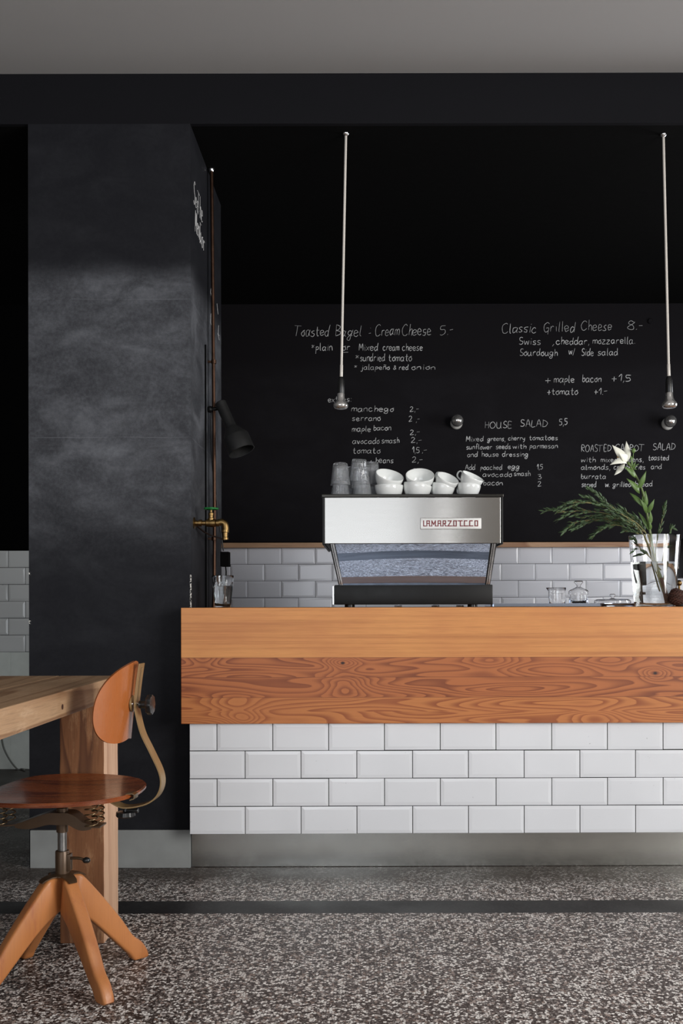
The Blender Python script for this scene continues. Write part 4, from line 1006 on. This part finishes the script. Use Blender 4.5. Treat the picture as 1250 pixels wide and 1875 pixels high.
# local frame of the seat: sitter faces -x, turned slightly to the camera
yaw = math.radians(-4)
F = Vector((-math.cos(yaw), -math.sin(yaw), 0)); Sd = Vector((-F.y, F.x, 0))      # forward, sideways
if Sd.y > 0: Sd = -Sd                                                              # sideways towards the camera
# legs
for a in (-46, 42, 134, 226):
    A = math.radians(a); dr = Vector((math.cos(A), math.sin(A), 0)); sd = Vector((-dr.y, dr.x, 0))
    up_ = [(.000, .268), (.030, .268), (.050, .262), (.085, .222), (.125, .172), (.165, .118), (.195, .072), (.222, .048), (.238, .024), (.243, .008)]
    lw_ = [(.000, .176), (.012, .176), (.035, .167), (.072, .138), (.106, .104), (.138, .070), (.165, .041), (.186, .019), (.200, .0006), (.234, .0006)]
    up2 = smooth_path([(a_, b_, 0) for a_, b_ in up_], 3); lw2 = smooth_path([(a_, b_, 0) for a_, b_ in lw_], 3)
    bm = BM(); rws = []; NL = len(up2)
    for i, (pu, pl) in enumerate(zip(up2, lw2)):
        hw = min(.0195, .003+.0165*min(1, i/5)); hw *= 1-.22*i/NL
        U = dr*pu.x+Vector((0, 0, pu.y)); Lw = dr*pl.x+Vector((0, 0, max(.0006, pl.y)))
        hh_l = (U-Lw).length/2; mid = (U+Lw)/2; ax = (U-Lw).normalized(); rc = min(.0085, hw*.8, hh_l*.8)
        if i == NL-1: hw *= .85; rc = .005
        row = []
        for su, sv, a0_ in ((1, 1, 0), (-1, 1, 90), (-1, -1, 180), (1, -1, 270)):
            for q in (0, 30, 60, 90):
                an = math.radians(a0_+q)
                row.append(bm.verts.new(mid+sd*(su*(hw-rc)+rc*math.cos(an))+ax*(sv*(hh_l-rc)+rc*math.sin(an))))
        rws.append(row)
    for r1, r2 in zip(rws, rws[1:]):
        for k in range(16): bm.faces.new((r1[k], r1[(k+1)%16], r2[(k+1)%16], r2[k]))
    bm.faces.new(rws[0]); bm.faces.new(rws[-1][::-1])
    zmin = min(v.co.z for v in bm.verts)
    for v in bm.verts: v.co.z = max(v.co.z, .0006)
    obj('leg', bm, M['beech'], ch, True, 60)
# star plate, sleeve, rod
bm = BM(); z = .2685
lathe(bm, [(0, z), (.030, z), (.030, z+.003), (.020, z+.006), (0, z+.006)], 24)
for a in (-46, 42, 134, 226):
    A = math.radians(a); dr = Vector((math.cos(A), math.sin(A), 0)); sd = Vector((-dr.y, dr.x, 0))
    strip(bm, [dr*.015+Vector((0, 0, z+.002)), dr*.035+Vector((0, 0, z+.0015)), dr*.052+Vector((0, 0, z-.003)), dr*.060+Vector((0, 0, z-.009))], sd, .036, .003, lambda t: 1-.45*t)
obj('star_plate', bm, M['darkolive'], ch, True, 40)
zs1 = C(0, 1556).z
bm = BM(); lathe(bm, [(0, z+.004), (.0175, z+.004), (.0175, zs1-.002), (.0165, zs1), (.0, zs1)], 28); box(bm, .012, .0235, -.011, .011, z+.012, zs1-.008, .002)
slv = obj('sleeve', bm, M['darkolive'], ch, True, 40)
zlv = C(0, 1569).z
bm = BM(); tube(bm, smooth_path([(.02, -.006, zlv), (.045, -.010, zlv+.001), (.062, -.012, zlv-.003)], 4), .0038, 10); obj('clamp_lever', bm, M['darkolive'], slv, True)
bm = BM(); ball(bm, (.066, -.012, zlv-.004), .0085, 1.2, 1, .95); obj('lever_knob', bm, M['blackplastic'], slv, True)
zr1 = C(0, 1490).z
bm = BM(); cyl(bm, (0, 0, zs1), (0, 0, zr1), .0115, 22); obj('column', bm, plain('worn_grey_steel', (.33, .32, .31), .3, 1, vary=.3, scale=60), ch, True, 40)
bm = BM(); cyl(bm, (0, 0, C(0, 1522).z), (0, 0, zr1+.018), .0145, 22); obj('column_collar', bm, M['darkolive'], ch, True, 40)
# bowed spring carrier with coil springs
zc_ = C(0, 1488).z; zsp = C(0, 1508).z
def fl_(u, v, z): return F*u+Sd*v+Vector((0, 0, z))
bm = BM()
strip(bm, smooth_path([fl_(-.108, 0, zsp-.001), fl_(-.082, 0, zsp), fl_(-.055, 0, zsp+.012), (fl_(-.03, 0, zc_+.002)), fl_(0, 0, zc_+.004), fl_(.03, 0, zc_+.002), fl_(.075, 0, zsp+.016), fl_(.115, 0, zsp+.002), fl_(.17, 0, zsp-.001)], 5), Sd, .05, .004)
wb = smooth_path([fl_(-.086, .024, zsp-.002), fl_(-.058, .026, zsp+.002), fl_(-.03, .027, zc_-.010), fl_(0, .027, zc_-.009), fl_(.03, .027, zc_-.010), fl_(.075, .026, zsp+.004), fl_(.115, .024, zsp-.001)], 5)
strip(bm, wb, (0, 0, 1), .028, .003, lambda t: .25+.85*math.sin(PI*t)**.6)
obj('spring_carrier', bm, M['darkolive'], ch, True, 40)
SZ = SH-.012
for u_, v_ in ((-.088, -.02), (-.088, .03), (.150, -.02), (.150, .03)):
    bm = BM(); pts = []; turns = 5; z0_, z1_ = zsp+.003, SZ-.006
    for k in range(turns*14+1):
        a = 2*PI*k/14; pts.append(fl_(u_+.0155*math.cos(a), v_+.0155*math.sin(a), z0_+(z1_-z0_)*k/(turns*14)))
    tube(bm, pts, .0018, 6); obj('coil_spring', bm, M['spring'], ch, True)
# seat: dished plywood, rolling down at the front
bm = BM(); NR, NA = 12, 56; top_, bot_ = [], []
def seat_pt(rr_, a):
    ca, sa = math.cos(a), math.sin(a)
    k = (abs(ca)**2.5+abs(sa)**2.5)**(-1/2.5)
    u = rr_*k*ca*.208-.0; v = rr_*k*sa*.212*(1-.10*max(0, -ca))
    z = -.010*(1-min(1, rr_)**2)*1.0+.004*rr_**4*abs(sa) - .014*max(0, (u-.13)/.08)**2
    return fl_(u, v, SH+z)
for i in range(NR+1):
    r_ = i/NR
    if i == 0: top_.append([bm.verts.new(seat_pt(0, 0))]); bot_.append([bm.verts.new(seat_pt(0, 0)-Vector((0, 0, .011)))])
    else:
        top_.append([bm.verts.new(seat_pt(r_, 2*PI*k/NA)) for k in range(NA)])
        bot_.append([bm.verts.new(seat_pt(r_*(.995 if i == NR else 1), 2*PI*k/NA)-Vector((0, 0, .011))) for k in range(NA)])
for A in (top_, bot_):
    for k in range(NA): bm.faces.new((A[0][0], A[1][k], A[1][(k+1)%NA]))
    for i in range(1, NR):
        for k in range(NA): bm.faces.new((A[i][k], A[i][(k+1)%NA], A[i+1][(k+1)%NA], A[i+1][k]))
rimf = [bm.faces.new((top_[NR][k], top_[NR][(k+1)%NA], bot_[NR][(k+1)%NA], bot_[NR][k])) for k in range(NA)]
es = list({e for f in rimf for e in f.edges if len(e.link_faces) == 2 and abs(e.verts[0].co.z-e.verts[1].co.z) < .005})
bmesh.ops.bevel(bm, geom=es, offset=.003, segments=2, affect='EDGES')
seat = obj('seat', bm, M['plyseat'], ch, True, 50)
bm = BM(); strip(bm, [fl_(-.200, .055, SH-.014), fl_(-.2115, .055, SH-.010), fl_(-.2125, .055, SH+.000), fl_(-.206, .055, SH+.0025), fl_(-.19, .055, SH+.0005)], Sd, .03, .0025); obj('seat_clip', bm, M['spring'], seat)
# backrest strap of sprung steel: world side view points, kept in the plane through the chair's back
bz = lambda py, Y=2.57: H+(CY-py)/FPX*Y
def back(px, py, Y=2.575):     # point in the fore-and-aft plane of the chair
    p = P(px, py, Y); u = (p.x-CXc)/F.x; return fl_(u, 0, bz(py, Y))
main = smooth_path([fl_(-.12, 0, SH-.022), back(236, 1467), back(272, 1463), back(295, 1451), back(306, 1430), back(304, 1405), back(287, 1368), back(271, 1335), back(262, 1300), back(260, 1288)], 6)
bm = BM(); strip(bm, main, Sd, .040, .0035)
up1 = smooth_path([back(260, 1289), back(260.5, 1275), back(264, 1245), back(268, 1218)], 5)
for s_ in (-.0135, .0135): strip(bm, [p+Sd*s_ for p in up1], Sd, .013, .0035)
strip(bm, [up1[-1], up1[-1]+(up1[-1]-up1[-2]).normalized()*.010], Sd, .040, .0035)
obj('back_strap', bm, M['olive'], ch, True, 40)
# backrest shell
bc = back(251, 1283); Rb_ = .150; W_ = 52; hh_ = .100
tilt = .10
bm = BM(); NU, NV = 36, 14; fr, bk = [], []
def shell(a, v, off):
    r_ = Rb_+off
    lean_ = -tilt*v
    return bc+F*(r_*0+(Rb_-r_*math.cos(a))+lean_*1.0)+Sd*(r_*math.sin(a))+Vector((0, 0, v))
amax = math.radians(W_)
def hgt(t):   # half height along the width
    return hh_*(max(0, 1-abs(t)**2.9))**(1/2.2)
for off, A in ((0, fr), (-.008, bk)):
    for i in range(NU+1):
        t_ = -1+2*i/NU; t_ = math.sin(t_*PI/2)
        A.append([bm.verts.new(shell(t_*amax, hgt(t_)*(-1+2*j/NV)+.010*(1-abs(t_)) - .012*abs(t_), off)) for j in range(NV+1)])
for A in (fr, bk):
    for i in range(NU):
        for j in range(NV): bm.faces.new((A[i][j], A[i+1][j], A[i+1][j+1], A[i][j+1]))
for i in range(NU):
    for j in (0, NV): bm.faces.new((fr[i][j], fr[i+1][j], bk[i+1][j], bk[i][j]))
for i in (0, NU):
    for j in range(NV): bm.faces.new((fr[i][j], fr[i][j+1], bk[i][j+1], bk[i][j]))
bmesh.ops.remove_doubles(bm, verts=bm.verts[:], dist=.0002)
br = obj('backrest', bm, M['ply'], ch, True, 50)
bm = BM(); axis_lathe(bm, bc-F*.0005, bc-F*1, [(0, 0), (.022, 0), (.022, .003), (.019, .004), (0, .004)], 20); obj('backrest_plate', bm, M['olive'], br, True, 40)
bm = BM(); k0 = bc-F*.004
cyl(bm, k0, k0-F*.022, .0045, 12); cyl(bm, k0-Sd*-.0+Sd*.012+Vector((0, 0, .0)), k0+Sd*.012-F*.004, .005, 10); obj('bolt', bm, M['chrome'], br, True, 40)
bm = BM(); k1 = back(264, 1285)
cyl(bm, k1, k1-F*.007, .010, 16); k2 = k1-F*.007
def lob(a, r, z): return 1+.05*math.cos(8*a) if r > .015 else 1
axis_lathe(bm, k2, k2-F, [(0, 0), (.009, 0), (.010, .010), (.014, .013), (.0235, .015), (.0255, .018), (.0245, .028), (.018, .030), (0, .0305)], 42, mod=lob)
obj('backrest_knob', bm, M['blackplastic'], ch, True, 40)
bm = BM(); k3 = C(229, 1477, 2.55)
axis_lathe(bm, k3+Vector((0, 0, -.004)), k3+Vector((0, 0, -1)), [(0, 0), (.006, 0), (.007, .006), (.023, .008), (.0245, .018), (.020, .022), (0, .022)], 35, mod=lob); cyl(bm, k3, k3+Vector((0, 0, -.008)), .006, 10)
cyl(bm, k3+Vector((0, 0, -.008)), k3+Vector((.034, -.005, -.008)), .006, 12)
obj('adjusting_knob', bm, M['blackplastic'], ch, True, 40)

# cable hanging against the lower wall left of the pillar
yk = YB-.02
bm = BM(); tube(bm, smooth_path([P(2, 1296, yk), P(2, 1345, yk), P(6, 1368, yk), P(17, 1390, yk), P(31, 1407, yk), (P(40, 0, yk).x, yk-.01, .006), (P(50, 0, yk).x, yk-.05, .006)], 6), .0048, 8)
tag(obj('wall_cable', bm, M['cable'], None, True), 'grey cable drooping down the green wall left of the pillar', 'cable')

# ================================================================== LIGHT
w = bpy.data.worlds.new('World'); sc.world = w; w.use_nodes = True
w.node_tree.nodes['Background'].inputs[0].default_value = (.75, .85, 1, 1); w.node_tree.nodes['Background'].inputs[1].default_value = .6
def area(name, loc, rot, sx, sy, e, col=(1, 1, 1)):
    l = bpy.data.lights.new(name, 'AREA'); l.shape = 'RECTANGLE'; l.size = sx; l.size_y = sy; l.energy = e; l.color = col
    o = bpy.data.objects.new(name, l); COL.objects.link(o); o.location = loc; o.rotation_euler = rot; return o
area('window_daylight', (-1.2, YF-.005, 1.475), (PI/2, 0, 0), 3.3, 2.15, 64, (.93, .96, 1))
area('side_window_daylight', (XR-.005, .05, 1.55), (PI/2, 0, PI/2), 2.8, 1.9, 225, (1, .98, .95))
area('door_light', (.73, YF-.005, 1.475), (PI/2, 0, 0), .09, 2.2, 5, (.95, .97, 1))
area('added_bar_fill', (XR-.005, 4.35, 1.63), (PI/2, 0, PI/2), 1.1, 1.25, 34, (.95, .97, 1))  # unseen source added to brighten the tiles behind the bar

# ================================================================== CAMERA
cam = bpy.data.cameras.new('camera'); co = bpy.data.objects.new('camera', cam); COL.objects.link(co)
co.location = (0, 0, H); co.rotation_euler = (PI/2, .0022, 0)
cam.sensor_fit = 'VERTICAL'; cam.sensor_height = 36; cam.lens = FPX/1875*36
cam.shift_x = -(CX-625)/1875; cam.shift_y = (CY-937.5)/1875
cam.clip_start = .02
sc.camera = co
sc.view_settings.view_transform = 'Standard'; sc.view_settings.look = 'None'; sc.view_settings.gamma = 1; sc.view_settings.use_curve_mapping = False
sc.view_settings.exposure = 0.0
sc.cycles.use_denoising = True
sc.cycles.max_bounces = 14; sc.cycles.transmission_bounces = 14; sc.cycles.transparent_max_bounces = 14; sc.cycles.glossy_bounces = 6
sc.cycles.caustics_reflective = False
